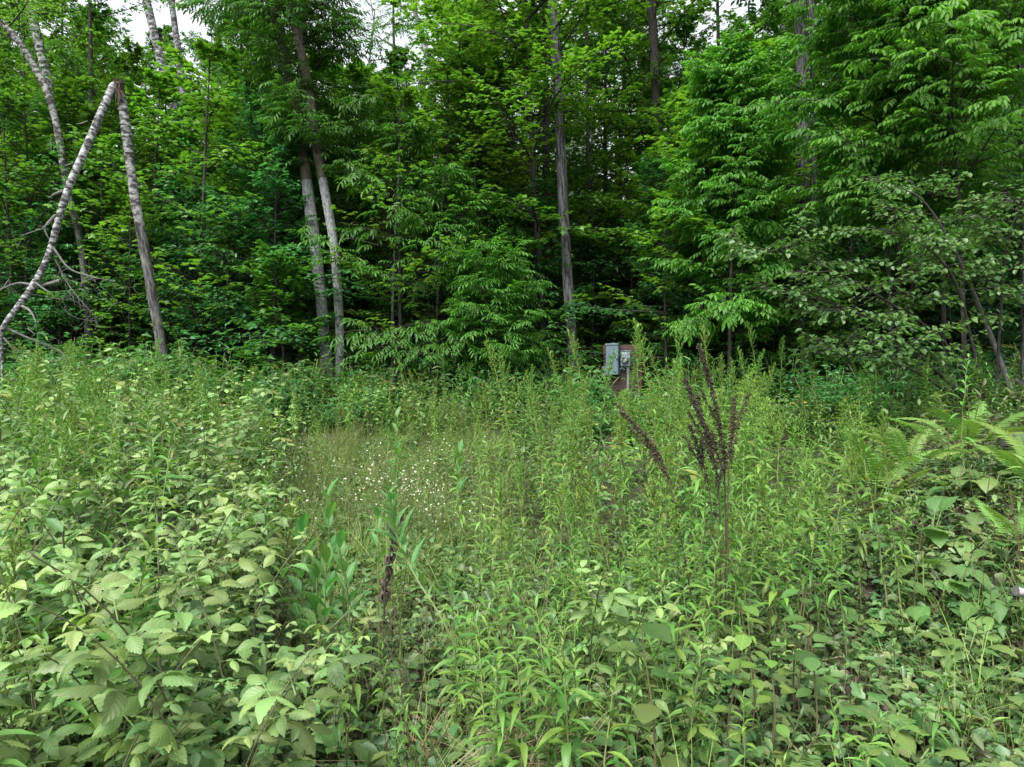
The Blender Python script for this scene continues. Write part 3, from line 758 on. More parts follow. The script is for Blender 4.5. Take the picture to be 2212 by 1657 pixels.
birch('white birch beside picture corner, dark-scarred trunk tilting left at top', 17, [(135, 940, 22), (128, 500, 18), (118, 300, 17), (108, 200, 17), (98, 150, 18), (88, 110, 18), (76, 60, 18), (65, 10, 17), (50, -60, 15), (20, -200, 9), (0, -330, 3)], 42, t0=.66, n1=18)
birch('white birch with bright trunk, leftmost of the pair against the sky', 21, [(395, 880, 18), (390, 420, 15), (380, 260, 15), (368, 205, 16), (352, 150, 16), (340, 100, 16), (328, 50, 17), (316, 0, 17), (305, -60, 14), (290, -200, 8), (285, -300, 3)], 43, L=1.6, t0=.72, n1=12)
birch('forked white birch, rightmost of the pair against the sky', 21.5, [(402, 880, 18), (398, 420, 14), (396, 240, 14), (394, 190, 14), (388, 140, 14), (384, 100, 14), (378, 60, 13), (373, 20, 12), (366, -40, 10), (360, -160, 6), (355, -260, 2)], 44, L=1.6, t0=.7, n1=12)
birch('distant bare-crowned birch forking before the white sky gap', 27, [(792, 860, 12), (790, 400, 9), (792, 240, 8), (793, 190, 8), (796, 150, 6), (800, 110, 5), (806, 60, 4), (810, 20, 2)], 45, n1=10, L=2.2, t0=.62)
birch('distant white birch leaning right of the sky gap above the maple', 26, [(950, 860, 14), (945, 380, 11), (935, 200, 11), (925, 130, 11), (910, 70, 10), (895, 20, 9), (885, -40, 7), (880, -140, 3)], 46, n1=14, L=2.0, t0=.6)
birch('faint white birch glimpsed through leaves left of the twin-stemmed tree', 20, [(590, 880, 14), (582, 400, 11), (572, 240, 11), (562, 190, 11), (556, 130, 11), (552, 70, 10), (545, -20, 8), (540, -140, 3)], 47, n1=12, L=1.8, t0=.6)

# the broken birch: standing snag, hinged top, dead limbs
o = hero('broken_birch_tree', 350, 13, 'dead birch snapped high up, its top hanging down to the left')
trunk_split(o, [(362, 930, 13, 34), (353, 800, 13, 25), (347, 740, 13, 24), (335, 670, 13, 23), (322, 600, 13, 22), (310, 530, 13, 22), (297, 460, 13, 22), (286, 390, 13, 21), (277, 320, 13, 21), (270, 260, 13, 21), (263, 210, 13, 20), (258, 186, 13, 19)], [(.5, 'birchlow'), (.72, 'birchrough'), (.94, 'birchbark'), (1, 'torn')], seed=8, slim=.9)
gt = Geo(); p, r = stem_path([(255, 180, 12.95, 14), (244, 188, 12.9, 23), (232, 215, 12.8, 23), (214, 255, 12.7, 23), (195, 300, 12.6, 23), (175, 345, 12.5, 22), (154, 390, 12.4, 21), (140, 430, 12.3, 21), (125, 480, 12.2, 20), (112, 530, 12.1, 19), (95, 575, 12, 18), (70, 620, 11.9, 19), (45, 655, 11.8, 18), (15, 695, 11.7, 17), (2, 725, 11.7, 14), (4, 770, 11.7, 10), (8, 850, 11.7, 7)], 70)
tube(gt, p, r * .72, 18, rough=.08, seed=9)
top_me = gt.obj('hanging_trunk', [M['birchbark']], o, o.location)
gs = Geo(); rg = np.random.default_rng(4)
c0 = P(256, 190, 12.95)
for k in range(46):            # splinters where the trunk tore
    a = rg.uniform(0, 6.28); b = c0 + np.array((math.cos(a) * .075, math.sin(a) * .075, rg.uniform(-.12, .02)))
    e_ = b + np.array((math.cos(a) * .03 + rg.normal(0, .02), math.sin(a) * .03, rg.uniform(.06, .30) * (1 if k % 3 else -1.3)))
    sticks(gs, [b], [e_], [.016], [.003])
gs.obj('torn_end', [M['torn']], o, o.location)
def dead_limb(pts, w0, name='limb', m_='deadtwig', tw=6, seed=0):
    rg = np.random.default_rng(seed); g = Geo()
    p = spline([P(*q) for q in pts], 24); rr = np.linspace(w0, w0 * .25, 24)
    tube(g, p, rr, 7, rough=.1, seed=seed)
    for k in range(tw):
        i = rg.integers(6, 23); q = p[i]
        for s in range(3):
            e_ = q + rg.normal(0, 1, 3) * (.13, .13, .10) + np.array((0, 0, -.03))
            sticks(g, [q], [e_], [w0 * .3], [w0 * .15]); q = e_
    g.obj(name, [M[m_]], o, o.location)
dead_limb([(130, 607, 12), (85, 617, 12), (40, 612, 12), (0, 625, 12), (-40, 630, 12)], .035, seed=1, tw=3)
dead_limb([(136, 412, 12.3), (118, 420, 12.2), (105, 428, 12.2)], .03, seed=2, tw=0)
dead_limb([(120, 465, 12.1), (105, 480, 12), (92, 494, 11.9), (78, 496, 11.9)], .03, seed=3, tw=2)
dead_limb([(95, 490, 12), (100, 505, 12), (107, 518, 12)], .02, seed=4, tw=0)
dead_limb([(160, 352, 12.5), (150, 355, 12.5), (138, 358, 12.4)], .022, seed=12, tw=0)
dead_limb([(190, 262, 12.6), (178, 266, 12.6), (165, 268, 12.5)], .018, seed=13, tw=0)
dead_limb([(115, 535, 12), (150, 580, 12), (200, 598, 12), (250, 608, 12)], .02, seed=5, tw=5)
dead_limb([(75, 610, 11.8), (100, 628, 11.8), (115, 637, 11.8)], .02, seed=6, tw=1)
dead_limb([(45, 660, 11.8), (65, 672, 11.7), (78, 695, 11.6)], .03, seed=7, tw=1)
dead_limb([(5, 705, 11.7), (60, 730, 11.8), (130, 760, 12), (170, 800, 12)], .025, seed=8, tw=5)
dead_limb([(8, 730, 11.7), (30, 752, 11.7), (75, 770, 11.8)], .018, seed=9, tw=3)
dead_limb([(120, 560, 12.5), (145, 610, 12.6), (175, 650, 12.6), (215, 690, 12.7)], .018, seed=10, tw=12)
gb = Geo(); rg = np.random.default_rng(9)
for k in range(14):            # the tangle of dead grey twigs
    q = P(rg.uniform(150, 270), rg.uniform(600, 715), rg.uniform(12.2, 13.2)); d = rg.normal(0, 1, 3) * (1, .6, .5)
    for s in range(5):
        e_ = q + d * .09 + rg.normal(0, .03, 3); sticks(gb, [q], [e_], [.004], [.003]); q = e_; d = d + rg.normal(0, .6, 3)
gb.obj('twig_sprays', [M['deadtwig']], o, o.location)

# right-hand edge of the clearing: feathery young hickories, the hazel bush, the leaning stem
def hick(label, D, pts, seed, L, n1, t0, leaf='hickory', T=HICK, ls=.21, m=7, **kw):
    o = hero('hickory_tree', pts[0][0], D, label)
    p, _ = add_trunk(o, [(a, b, D, w) for a, b, w in pts], 'dark', seed=seed, sides=10)
    add_crown(o, leaf, [(p, dict(t0=t0, n1=int(n1 * 1.9), L=lambda t: L * (1.15 - .6 * t), e=up_e(.25, .7), n2=9, m=m, T=T, ls=ls, leafdroop=.22, flat=.26, jit=.34, tmean=.6, **kw))], seed)
    return o
hick('young hickory with bright feathery leaves hanging right of the forked trunk', 11.5, [(1935, 900, 10), (1925, 700, 8), (1915, 450, 8), (1900, 250, 7), (1885, 60, 6), (1875, -120, 5), (1865, -280, 2)], 71, 1.9, 38, .25)
hick('young hickory with dark feathery leaves filling the gap beside the meter board', 13.5, [(1575, 900, 9), (1577, 700, 8), (1582, 500, 7), (1585, 350, 6), (1580, 250, 4), (1578, 190, 2)], 72, 1.4, 34, .16)
hick('tall young hickory with bright leaves close to the right border', 10.5, [(2085, 900, 10), (2080, 650, 9), (2070, 400, 8), (2050, 200, 8), (2040, 0, 7), (2030, -200, 5), (2020, -380, 2)], 73, 2.3, 36, .3)
hick('lobed-leaf young maple with yellowish top in front of the dark trunk', 14.5, [(1515, 900, 9), (1517, 650, 8), (1525, 450, 7), (1530, 320, 5), (1535, 180, 3)], 74, 1.5, 30, .25, leaf='maple', T=LEAF_MAPLE, ls=.14, m=8)
hick('low feathery-leaved ash sapling under the maple near its trunk', 13.8, [(1068, 880, 6), (1062, 760, 5), (1050, 650, 4), (1045, 560, 2)], 75, 1.1, 14, .2, leaf='ash', T=ASH, ls=.22)
hick('low round ash sapling beside the foot of the twin-stemmed tree', 14.2, [(620, 880, 6), (610, 740, 5), (600, 640, 4), (590, 560, 2)], 76, 1.0, 16, .15, leaf='ash', T=LEAF_MAPLE, ls=.12, m=7)

o = root('hazel_bush', (px_x(2120, 9), 9, float(gz(px_x(2120, 9), 9))), label='arching hazel bush with pale rounded leaves reaching out towards the clearing', cat='bush')
hp = []
for j, (pts, bark) in enumerate([([(2190, 860, 9.6, 11), (2150, 750, 9.6, 10), (2110, 650, 9.5, 9), (2080, 580, 9.4, 8), (2040, 500, 9.2, 6), (1990, 430, 9, 4), (1930, 400, 8.8, 2)], 'deadtwig'),
                                 ([(2120, 880, 9.2, 7), (2040, 740, 9, 6), (1930, 660, 8.8, 5), (1810, 590, 8.6, 4), (1690, 545, 8.4, 2), (1620, 545, 8.3, 1.5)], 'twig'),
                                 ([(2110, 890, 9, 7), (2000, 780, 8.8, 6), (1900, 700, 8.6, 5), (1780, 650, 8.4, 4), (1680, 640, 8.3, 2)], 'twig'),
                                 ([(2130, 880, 9.1, 7), (2100, 740, 9, 6), (2060, 600, 8.9, 5), (1980, 520, 8.8, 3), (1880, 490, 8.6, 2)], 'twig'),
                                 ([(2150, 880, 9.2, 7), (2160, 700, 9.2, 6), (2170, 560, 9.1, 5), (2190, 480, 9, 3), (2215, 430, 8.9, 2)], 'twig'),
                                 ([(2100, 890, 8.9, 6), (1990, 810, 8.6, 5), (1880, 770, 8.4, 4), (1790, 765, 8.2, 2)], 'twig')]):
    p, r = add_trunk(o, pts, bark, name='stem', sides=8, n=26, seed=80 + j); hp.append(p)
kwH = dict(n2=8, m=7, T=LEAF_ROUND, ls=.070, flat=.2, leafdroop=.5, droop=.2, e=up_e(.1, .25), tw=.4)
add_crown(o, 'hazel', [(p, dict(t0=.34, n1=15, L=lambda t: .75 - .3 * t, **kwH)) for p in hp], 81)

# ------------------------------------------------------------------ bushes along the back of the clearing
def bush_mesh(seed, leaf, T, ls, n, w=.75, h=.9, mats='shade'):
    rng = np.random.default_rng(seed); gw, gl = Geo(), Geo()
    for k in range(n):
        a = rng.uniform(0, 6.28); l = rng.uniform(.5, 1.0); lean = rng.uniform(.1, .8)
        s = np.linspace(0, 1, 7)[:, None]
        h0 = np.array((math.cos(a), math.sin(a), 0))
        p = h0 * rng.uniform(0, .25) + h0 * w * lean * l * s ** 1.5 + ZUP * h * l * (s - .25 * lean * s * s)
        sticks(gl, p[:-1], p[1:], .006, .005, mat=1)
        m = 13
        u = np.linspace(.25, 1, m)
        q = interp_path(p, u)
        aa = 2.4 * np.arange(m) + rng.uniform(0, 6)
        d = np.stack([np.cos(aa), np.sin(aa), np.full(m, .05)], 1) + rng.normal(0, .2, (m, 3)) + ZUP * .7 * (u[:, None] > .95)
        emit(gl, T, q + d * .04, d, ZUP + rng.normal(0, .2, (m, 3)), ls * rng.uniform(.7, 1.2, m), np.clip(rng.normal(.5, .22, m), 0, 1))
    return gl.mesh('foliage', [M[leaf], M['stem']])
TRI = T_join([(LEAF_OV, (0, .35, -.03), *frame((0, 1, -.2), (0, 0, 1)), .65), (LEAF_OV, (0, .35, -.03), *frame((.9, .25, -.15), (0, 0, 1)), .55), (LEAF_OV, (0, .35, -.03), *frame((-.9, .25, -.15), (0, 0, 1)), .55)])
BU = [bush_mesh(1, 'weed', TRI, .17, 30), bush_mesh(2, 'shade', LEAF_OV, .11, 34), bush_mesh(3, 'weed', LEAF_MAPLE, .10, 32, w=.9, h=.75), bush_mesh(4, 'shade', TRI, .16, 30, h=1.15), bush_mesh(5, 'golden', LANCE_LO, .13, 34, h=1.0)]
BUL = ['pale three-leaflet', 'dark oval-leaved', 'lobed-leaf', 'dark three-leaflet', 'narrow-leaved']
bl = []
for j in range(190):
    D = R.uniform(10.6, 17); x = R.uniform(-.80, .80) * D; px = 1106 + x / D * F
    if 560 < px < 1130 and D < 11.6: continue
    q = int(R.integers(5)); s = R.uniform(.65, 1.1) * (1.55 if D > 14.6 else 1.35 if D > 12.6 else 1.0)
    if 1260 < px < 1440: s = min(s, .55)
    o = link('bramble_bush', BU[q]); o.location = (x, D, float(gz(x, D)) - .03); o.rotation_euler = (0, 0, R.uniform(0, 6.28)); o.scale = (s, s, s)
    bl.append((o, px, D, BUL[q]))
for px, D, q, s in [(705, 13.6, 1, 1.3), (740, 13.2, 0, 1.2), (670, 13.9, 4, 1.2), (775, 13.8, 3, 1.2), (640, 13.3, 0, 1.2), (350, 11.8, 3, 1.2), (380, 11.6, 1, 1.2), (320, 11.9, 0, 1.2), (1295, 13.2, 3, 0.62), (1330, 13.4, 0, 0.84), (1360, 13.7, 1, 0.87), (1300, 13.8, 1, 0.87), (1385, 13.9, 0, 0.90), (1395, 13.1, 3, 0.62), (1420, 13.4, 0, 0.81), (1260, 13.3, 1, 1.35), (1230, 13.6, 0, 1.35), (1310, 12.4, 1, 0.68), (1380, 12.3, 0, 0.62)]:
    x = px_x(px, D); o = link('bramble_bush', BU[q]); o.location = (x, D, float(gz(x, D)) - .03); o.rotation_euler = (0, 0, R.uniform(0, 6.28)); o.scale = (s, s, s)
    bl.append((o, px, D, BUL[q]))
place_labels(bl, 'bush', [(12.2, 'near row'), (14, 'middle row'), (99, 'back row')])
for it in bl: tag(it[0], None, 'bush', 'low bushes along the wood edge')

# ------------------------------------------------------------------ tall weeds
LEAFME = {}
def leaf_me(key, T, m):
    if key not in LEAFME:
        me_g = Geo(); emit(me_g, T, [(0, 0, 0)], (0, 1, 0), (0, 0, 1), 1.0, R.uniform(.2, .8)); LEAFME[key] = me_g.mesh('leaf', [M[m]])
    return LEAFME[key]
def place_leaf(parent, me, pos, d, up, s, wid=1.0, name='leaf'):
    x, y, z = frame(d, up)
    o = link(name, me, parent)
    m = Matrix.Identity(4)
    for k in range(3): m[k][0] = x[k] * s * wid; m[k][1] = y[k] * s; m[k][2] = z[k] * s; m[k][3] = pos[k]
    o.matrix_basis = m
    return o

def golden_kind(seed, H, plume, nl, llen=.145, wid=1.4, stem='stem', leaf='golden', path=None, low=.16, bend=.12):
    """a tall weed: stem, leaves in a spiral, sometimes a budding plume"""
    rng = np.random.default_rng(seed); k = TreeKind(); k.H = H
    s = np.linspace(0, 1, 14)[:, None]
    a = rng.uniform(0, 6.28)
    if path is None:
        path = np.array((math.cos(a), math.sin(a), 0)) * bend * H * s ** 2.2 + ZUP * H * (s - .03 * s ** 4) + rng.normal(0, .004, (14, 3)) * (s > 0)
    gs = Geo(); tube(gs, path, np.linspace(.0055, .0018, len(path)) * (.7 + .3 * H), 5); k.stem = gs.mesh('stem', [M[stem]])
    t = np.linspace(low, .985, nl) + rng.normal(0, .004, nl)
    az = 2.39996 * np.arange(nl) + rng.normal(0, .3, nl)
    prof = np.clip((t - low) / .25, 0.45, 1) * (1 - .55 * sstep(.62, 1.0, t))
    el = np.radians(-14 + 72 * sstep(.25, 1.0, t) + rng.normal(0, 9, nl))
    k.pos = interp_path(path, t)
    k.dir = np.stack([np.cos(az) * np.cos(el), np.sin(az) * np.cos(el), np.sin(el)], 1)
    k.len = llen * prof * rng.uniform(.8, 1.15, nl); k.wid = wid * rng.uniform(.8, 1.15, nl); k.shape = rng.integers(0, 3, nl)
    k.leafmat = leaf
    gl = Geo()
    for q in range(3):
        mk = k.shape == q
        emit(gl, T_grid(lance(.085), 3, 1, fold=.35, droop=(.3, .5, .12)[q], arch=(.3, .45, .1)[q]), k.pos[mk], k.dir[mk], ZUP + rng.normal(0, .15, (mk.sum(), 3)), k.len[mk], np.clip(rng.normal(.5, .2, mk.sum()) + .25 * (t[mk] - .5), 0, 1), wid=k.wid[mk])
    k.foliage = gl.mesh('foliage', [M[leaf]])
    k.plume = None
    if plume:
        gp = Geo(); n = 15 if plume == 1 else 22
        for j in range(n):
            tt = 1 - .20 * (j / n) ** .9
            p0 = interp_path(path, np.array(tt)); aa = 2.4 * j + rng.normal(0, .3)
            h = np.array((math.cos(aa), math.sin(aa), 0)); L = .04 + .11 * (j / n) * rng.uniform(.7, 1.2)
            u = np.linspace(0, 1, 6)[:, None]
            if plume == 1: br = p0 + L * (h * .45 * u + ZUP * (.95 * u))
            else: br = p0 + L * (h * u * 1.1 + ZUP * (.65 * u - .45 * u * u))
            sticks(gp, br[:-1], br[1:], .0018, .0014)
            nb = 16; uu = np.linspace(.15, 1, nb); q = interp_path(br, uu)
            d = ZUP * .9 + h * .3 + rng.normal(0, .6, (nb, 3))
            emit(gp, LANCE_LO, q, d, rng.normal(0, 1, (nb, 3)), .016 * rng.uniform(.7, 1.3, nb), np.clip(rng.normal(.5, .25, nb), 0, 1), wid=2.2)
        k.plume = gp.mesh('flower_head', [M['plume']])
    return k
GK = [golden_kind(1, 1.5, 1, 70, .12), golden_kind(2, 1.7, 1, 80, .115), golden_kind(3, 1.3, 1, 58, .125), golden_kind(4, 1.1, 0, 38, .14), golden_kind(5, .8, 0, 30, .135, 1.3), golden_kind(6, 1.4, 2, 48, .135), golden_kind(7, .95, 0, 32, .15, 1.15, bend=.25), golden_kind(8, 1.6, 1, 78, .105, 1.25)]
def put_weed(name, k, x, y, h, rz, near, cat='weed', leafkey='golden'):
    s = h / k.H
    o = root(name, (x, y, float(gz(x, y)) - .01), rz, s, None, cat)
    o.rotation_euler = (R.normal(0, .07), R.normal(0, .07), rz)
    if abs(s - 1) > 0: o.scale = ((s ** .6),) * 2 + (s,) if False else (s, s, s)
    link('stem', k.stem, o)
    if near:
        for q in range(len(k.pos)):
            place_leaf(o, leaf_me(leafkey + str(k.shape[q]), LANCE[k.shape[q]], k.leafmat), k.pos[q], k.dir[q], ZUP, k.len[q], k.wid[q])
    else: link('foliage', k.foliage, o)
    if k.plume: link('flower_head', k.plume, o)
    return o
gd = []; nearleaf = 0
def gold(px, D, h, kind=None, name='goldenrod_plant', rz=None):
    global nearleaf
    x = px_x(px, D)
    q = kind if kind is not None else int(np.argmin([abs(k.H - h) + R.uniform(0, .35) for k in GK]))
    near = D < 3.7 and -60 < px < 2270 and nearleaf < 2300
    if near: nearleaf += len(GK[q].pos)
    o = put_weed(name, GK[q], x, D, h, R.uniform(0, 6.28) if rz is None else rz, near)
    gd.append((o, px, D, 'budding' if GK[q].plume and q != 5 else 'yellow-plumed' if q == 5 else 'leafy'))
    return o
def gold_top(px, py, D, kind=None):
    x = px_x(px, D); return gold(px, D, CAMZ + (HOR - py) / F * D - float(gz(x, D)), kind)
# those one can point to, from the tips seen in the photograph
for a in [(1132, 722, 6.5, 1), (1104, 742, 6.6, 0), (1246, 742, 7.4, 1), (1297, 702, 7.6, 7), (1322, 770, 6.8, 7), (1396, 702, 6.9, 1), (1434, 680, 6.2, 1), (1422, 676, 6.25, 7), (1205, 812, 7, 0), (1178, 862, 6, 7), (1488, 770, 7.3, 1),
          (1545, 850, 7, 7), (1640, 850, 5, 5), (1503, 826, 4.4, 5), (1490, 840, 4.5, 5), (1603, 890, 5.4, 7), (1700, 890, 4.6, 0), (1822, 905, 4.8, 0), (1918, 838, 4.2, 5), (1960, 880, 3.9, 0), (1040, 905, 4.3, 1), (1192, 885, 4.6, 1), (1148, 985, 4.2, 2), (1260, 960, 5, 7),
          (1052, 860, 6.8, 1), (985, 850, 7.6, 0), (935, 875, 8.2, 7), (1000, 960, 5.6, 2), (940, 955, 6.4, 3), (1360, 860, 6.3, 0), (1400, 930, 4.6, 2), (1460, 960, 4.2, 2), (1350, 1010, 3.7, 2), (1560, 1000, 4.1, 2), (1620, 985, 3.8, 2), (1765, 960, 4.2, 2), (1860, 950, 4.4, 2),
          (1540, 690, 9.0, 7), (1620, 745, 8.6, 1), (1650, 690, 9.4, 7), (1680, 720, 9.2, 1), (1590, 770, 8.2, 1), (1735, 745, 8.8, 7), (1470, 740, 8.4, 1), (1560, 760, 8.8, 0), (1780, 760, 8.4, 1), (1850, 790, 7.8, 0),
          (1085, 1010, 3.9, 2), (1120, 1090, 3.4, 2), (1180, 1035, 3.6, 2), (1230, 1060, 3.3, 2), (1010, 1140, 3.2, 3), (1075, 1180, 2.9, 3), (985, 1210, 2.8, 3), (1150, 1210, 2.75, 3), (1290, 1050, 3.5, 2), (1320, 1120, 3.2, 3), (1450, 1080, 3.3, 2), (1420, 1010, 3.7, 2), (1660, 1010, 3.9, 2), (1700, 1060, 3.6, 2), (1830, 1040, 3.7, 2), (1530, 1130, 3.1, 3), (1240, 1330, 2.35, 4), (1190, 1290, 2.45, 4), (1120, 1350, 2.3, 4), (1290, 1400, 2.2, 4), (1050, 1330, 2.4, 4),
          (1500, 1120, 3.2, 3), (1530, 1050, 3.5, 2), (1585, 1080, 3.2, 3), (1605, 1000, 3.6, 2), (1475, 1190, 3.0, 4), (1510, 985, 3.9, 2), (1625, 1120, 3.2, 3),
          (80, 745, 5.2, 2), (105, 752, 5.4, 1), (130, 770, 5.0, 0), (50, 775, 5.6, 1), (255, 790, 4.8, 2), (300, 770, 5.6, 0), (330, 800, 5, 5), (195, 800, 4.6, 5), (30, 800, 4.0, 0), (15, 840, 3.4, 0), (160, 835, 3.8, 1), (360, 815, 6, 0), (430, 790, 8, 0), (520, 800, 8.5, 1), (470, 830, 7.5, 0), (580, 830, 9, 1),
          (400, 850, 6.5, 5), (250, 860, 4.2, 5), (60, 905, 3.1, 1), (110, 870, 3.3, 0), (215, 895, 3.5, 5), (190, 940, 3.0, 0), (560, 960, 6, 3), (575, 1050, 4.6, 4), (600, 1010, 5, 3), (505, 1010, 4.6, 2),
          (640, 790, 11, 7), (600, 780, 11.5, 1), (880, 770, 12, 7), (835, 790, 11.6, 1), (795, 800, 11, 0), (920, 790, 11.2, 7), (965, 765, 12.2, 7), (760, 815, 10.5, 0), (860, 905, 8.2, 0), (700, 900, 8.6, 0), (690, 885, 9, 7), (730, 880, 9.2, 0), (610, 880, 9, 1)]:
    gold_top(*a)
# the rest of the stand, region by region: (count, px range, depth range, height range)
for n, (a, b), (c, d), (h0, h1), sk in [(8, (-100, 600), (1.9, 3.2), (.7, 1.1), None), (66, (-120, 560), (3.3, 11.5), (.85, 1.3), None), (42, (1060, 1640), (5.2, 8.4), (1.25, 1.85), None), (10, (930, 1500), (2.1, 3.2), (.4, .7), 4), (9, (1050, 1560), (3.0, 4.4), (.5, .8), 6), (26, (1600, 2200), (3.6, 6.5), (.6, 1.2), None), (10, (560, 900), (2.4, 4.2), (.4, .7), 4), (8, (1500, 2230), (1.9, 2.7), (.35, .55), 4), (7, (-160, 60), (1.5, 2.4), (.8, 1.05), 2)]:
    for j in range(n):
        D = R.uniform(c, d); px = R.uniform(a, b)
        if 1790 < px and 2.6 < D < 6.6 and R.random() < .75: px -= 420
        h_ = R.uniform(h0, h1)
        if 1295 < px < 1410 and D > 3.6: h_ = min(h_, 1.42 - float(gz(px_x(px, D), D)) + R.uniform(-.12, .1))
        gold(px, D, h_, sk if sk is not None and R.random() < .7 else None)
place_labels(gd, 'goldenrod', [(2.4, 'front row'), (3.1, 'second row'), (4, 'third row'), (5, 'fourth row'), (6.3, 'fifth row'), (7.7, 'sixth row'), (9.2, 'seventh row'), (99, 'far row')])
for it in gd: tag(it[0], None, 'goldenrod', 'goldenrod stalks in the clearing')

# ------------------------------------------------------------------ raspberry canes
def rasp_leaf(T, T2, ser):
    rng = np.random.default_rng(ser); parts = [(T, (0, .50, -.02), *frame((rng.normal(0, .1), 1, -.28), (rng.normal(0, .2), 0, 1)), .58)]
    for s in (-1, 1):
        parts.append((T2, (0, .36, -.02), *frame((s * .97, .12, -.22), (s * .25, 0, 1)), .46))
    t = T_join(parts); n = len(t['v']); w = .010
    v = np.array([(-w, 0, 0), (w, 0, 0), (w, .52, -.02), (-w, .52, -.02)])
    return dict(v=np.vstack([t['v'], v]), q=np.vstack([t['q'], [(n, n + 1, n + 2, n + 3)]]), t=t['t'], uv=np.vstack([t['uv'], np.full((4, 2), .2)]))
RL = [rasp_leaf(RASP, RASP2, 0), rasp_leaf(RASP2, RASP, 1), rasp_leaf(RASP, RASP, 2)]
RLO = rasp_leaf(RASP_LO, RASP_LO, 0)
def rasp_kind(seed, H, nl, llen=.142):
    rng = np.random.default_rng(seed); k = TreeKind(); k.H = H
    s = np.linspace(0, 1, 16)[:, None]; a = rng.uniform(0, 6.28)
    path = np.array((math.cos(a), math.sin(a), 0)) * H * .38 * s ** 2.4 + ZUP * H * (s * 1.06 - .06 * s ** 6 - .02)
    gs = Geo(); tube(gs, path, np.linspace(.0038, .0016, 16), 6); k.stem = gs.mesh('cane', [M['cane']])
    t = np.linspace(.28, .99, nl); az = 2.39996 * np.arange(nl) + rng.normal(0, .3, nl)
    el = np.radians(rng.normal(8, 9, nl) + 14 * t)
    k.pos = interp_path(path, t); k.dir = np.stack([np.cos(az) * np.cos(el), np.sin(az) * np.cos(el), np.sin(el)], 1)
    k.len = llen * (1 - .45 * sstep(.75, 1, t)) * rng.uniform(.8, 1.15, nl); k.shape = rng.integers(0, 3, nl)
    gl = Geo(); emit(gl, RLO, k.pos, k.dir, ZUP + rng.normal(0, .12, (nl, 3)), k.len, np.clip(rng.normal(.5, .25, nl), 0, 1)); k.foliage = gl.mesh('foliage', [M['rasp']])
    return k
RK = [rasp_kind(1, 1.15, 23), rasp_kind(2, .95, 20), rasp_kind(3, .75, 16), rasp_kind(4, 1.3, 24)]
def put_rasp(px, D, h, q=None, mat_='rasp', look='broad-leaved', s=None):
    x = px_x(px, D)
    if q is None: q = int(np.argmin([abs(k.H - h) + R.uniform(0, .3) for k in RK]))
    k = RK[q]; sc_ = h / k.H
    o = root('raspberry_plant', (x, D, float(gz(x, D)) - .01), R.uniform(0, 6.28), sc_)
    link('cane', k.stem, o)
    if D < 4.6:
        for j in range(len(k.pos)):
            place_leaf(o, leaf_me(mat_ + 'R' + str(k.shape[j]), RL[k.shape[j]], mat_), k.pos[j], k.dir[j] + R.normal(0, .18, 3), ZUP + R.normal(0, .18, 3), k.len[j] * R.uniform(.5, 1.25))
    else: link('foliage', k.foliage, o)
    rl.append((o, px, D, look))
rl = []
for px, py, D in [(430, 1105, 1.9), (360, 1150, 2.0), (520, 1150, 2.1), (470, 1200, 1.75), (560, 1300, 2.0), (390, 985, 3.2), (420, 1030, 2.9), (480, 960, 3.6), (330, 930, 4.0), (450, 890, 4.6), (300, 1040, 3.0), (220, 735, 5.0), (190, 760, 5.2), (250, 790, 5.4), (505, 768, 6.4), (480, 800, 6.6), (420, 800, 7), (540, 850, 7), (120, 1120, 2.4), (60, 1230, 1.9), (240, 1230, 2.0), (150, 1330, 1.8),
                  (1270, 1165, 2.9), (1340, 1195, 2.8), (1400, 1235, 2.8), (640, 1340, 2.3), (1500, 1330, 2.8)]:
    x = px_x(px, D); put_rasp(px, D, CAMZ + (HOR - py) / F * D - float(gz(x, D)))
for n, (a, b), (c, d), (h0, h1) in [(58, (-150, 560), (1.6, 3.2), (.4, .9)), (18, (-100, 560), (3.2, 4.6), (.7, 1.0)), (44, (-120, 600), (4.6, 10), (.95, 1.3)), (9, (640, 960), (1.75, 2.2), (.25, .4)), (10, (450, 1150), (10.4, 12.5), (.7, 1.0))]:
    for j in range(n): put_rasp(R.uniform(a, b), R.uniform(c, d), R.uniform(h0, h1))
for px, py, D, h in [(1490, 1400, 2.5, 0), (275, 1300, 1.9, 0)]:
    x = px_x(px, D); put_rasp(px, D, CAMZ + (HOR - py) / F * D - float(gz(x, D)), 2, 'aspen', 'yellowing')
place_labels(rl, 'raspberry cane', [(2.0, 'front row'), (2.5, 'second row'), (3.2, 'third row'), (4.4, 'fourth row'), (6, 'fifth row'), (99, 'back row')])
for it in rl: tag(it[0], None, 'raspberry', 'raspberry canes')

# ------------------------------------------------------------------ milkweed, saplings, burdock, ferns
ml = []
def milkweed(px, py, D, nl=12, ll=.15):
    x = px_x(px, D); z0 = float(gz(x, D)); h = CAMZ + (HOR - py) / F * D - z0 - .08
    o = root('milkweed_plant', (x, D, z0), R.uniform(0, 6.28)); g = Geo()
    p = np.array([(0.02 * math.sin(t * 3), 0.01 * t, h * t) for t in np.linspace(0, 1, 10)]); tube(g, p, np.linspace(.006, .003, 10), 6); g.obj('stem', [M['stem']], o)
    for k in range(nl):
        t = .35 + .65 * k / (nl - 1); a = (k // 2) * pi / 2 + (k % 2) * pi + R.normal(0, .2) + (k // 2) * .3
        el = math.radians(18 + 48 * t ** 2 + R.normal(0, 7))
        place_leaf(o, leaf_me('milk', MILK, 'milk'), interp_path(p, np.array(t)), (math.cos(a) * math.cos(el), math.sin(a) * math.cos(el), math.sin(el)), ZUP, ll * (1.05 - .4 * abs(t - .6)), 1)
    ml.append((o, px, D, 'broad-leaved'))
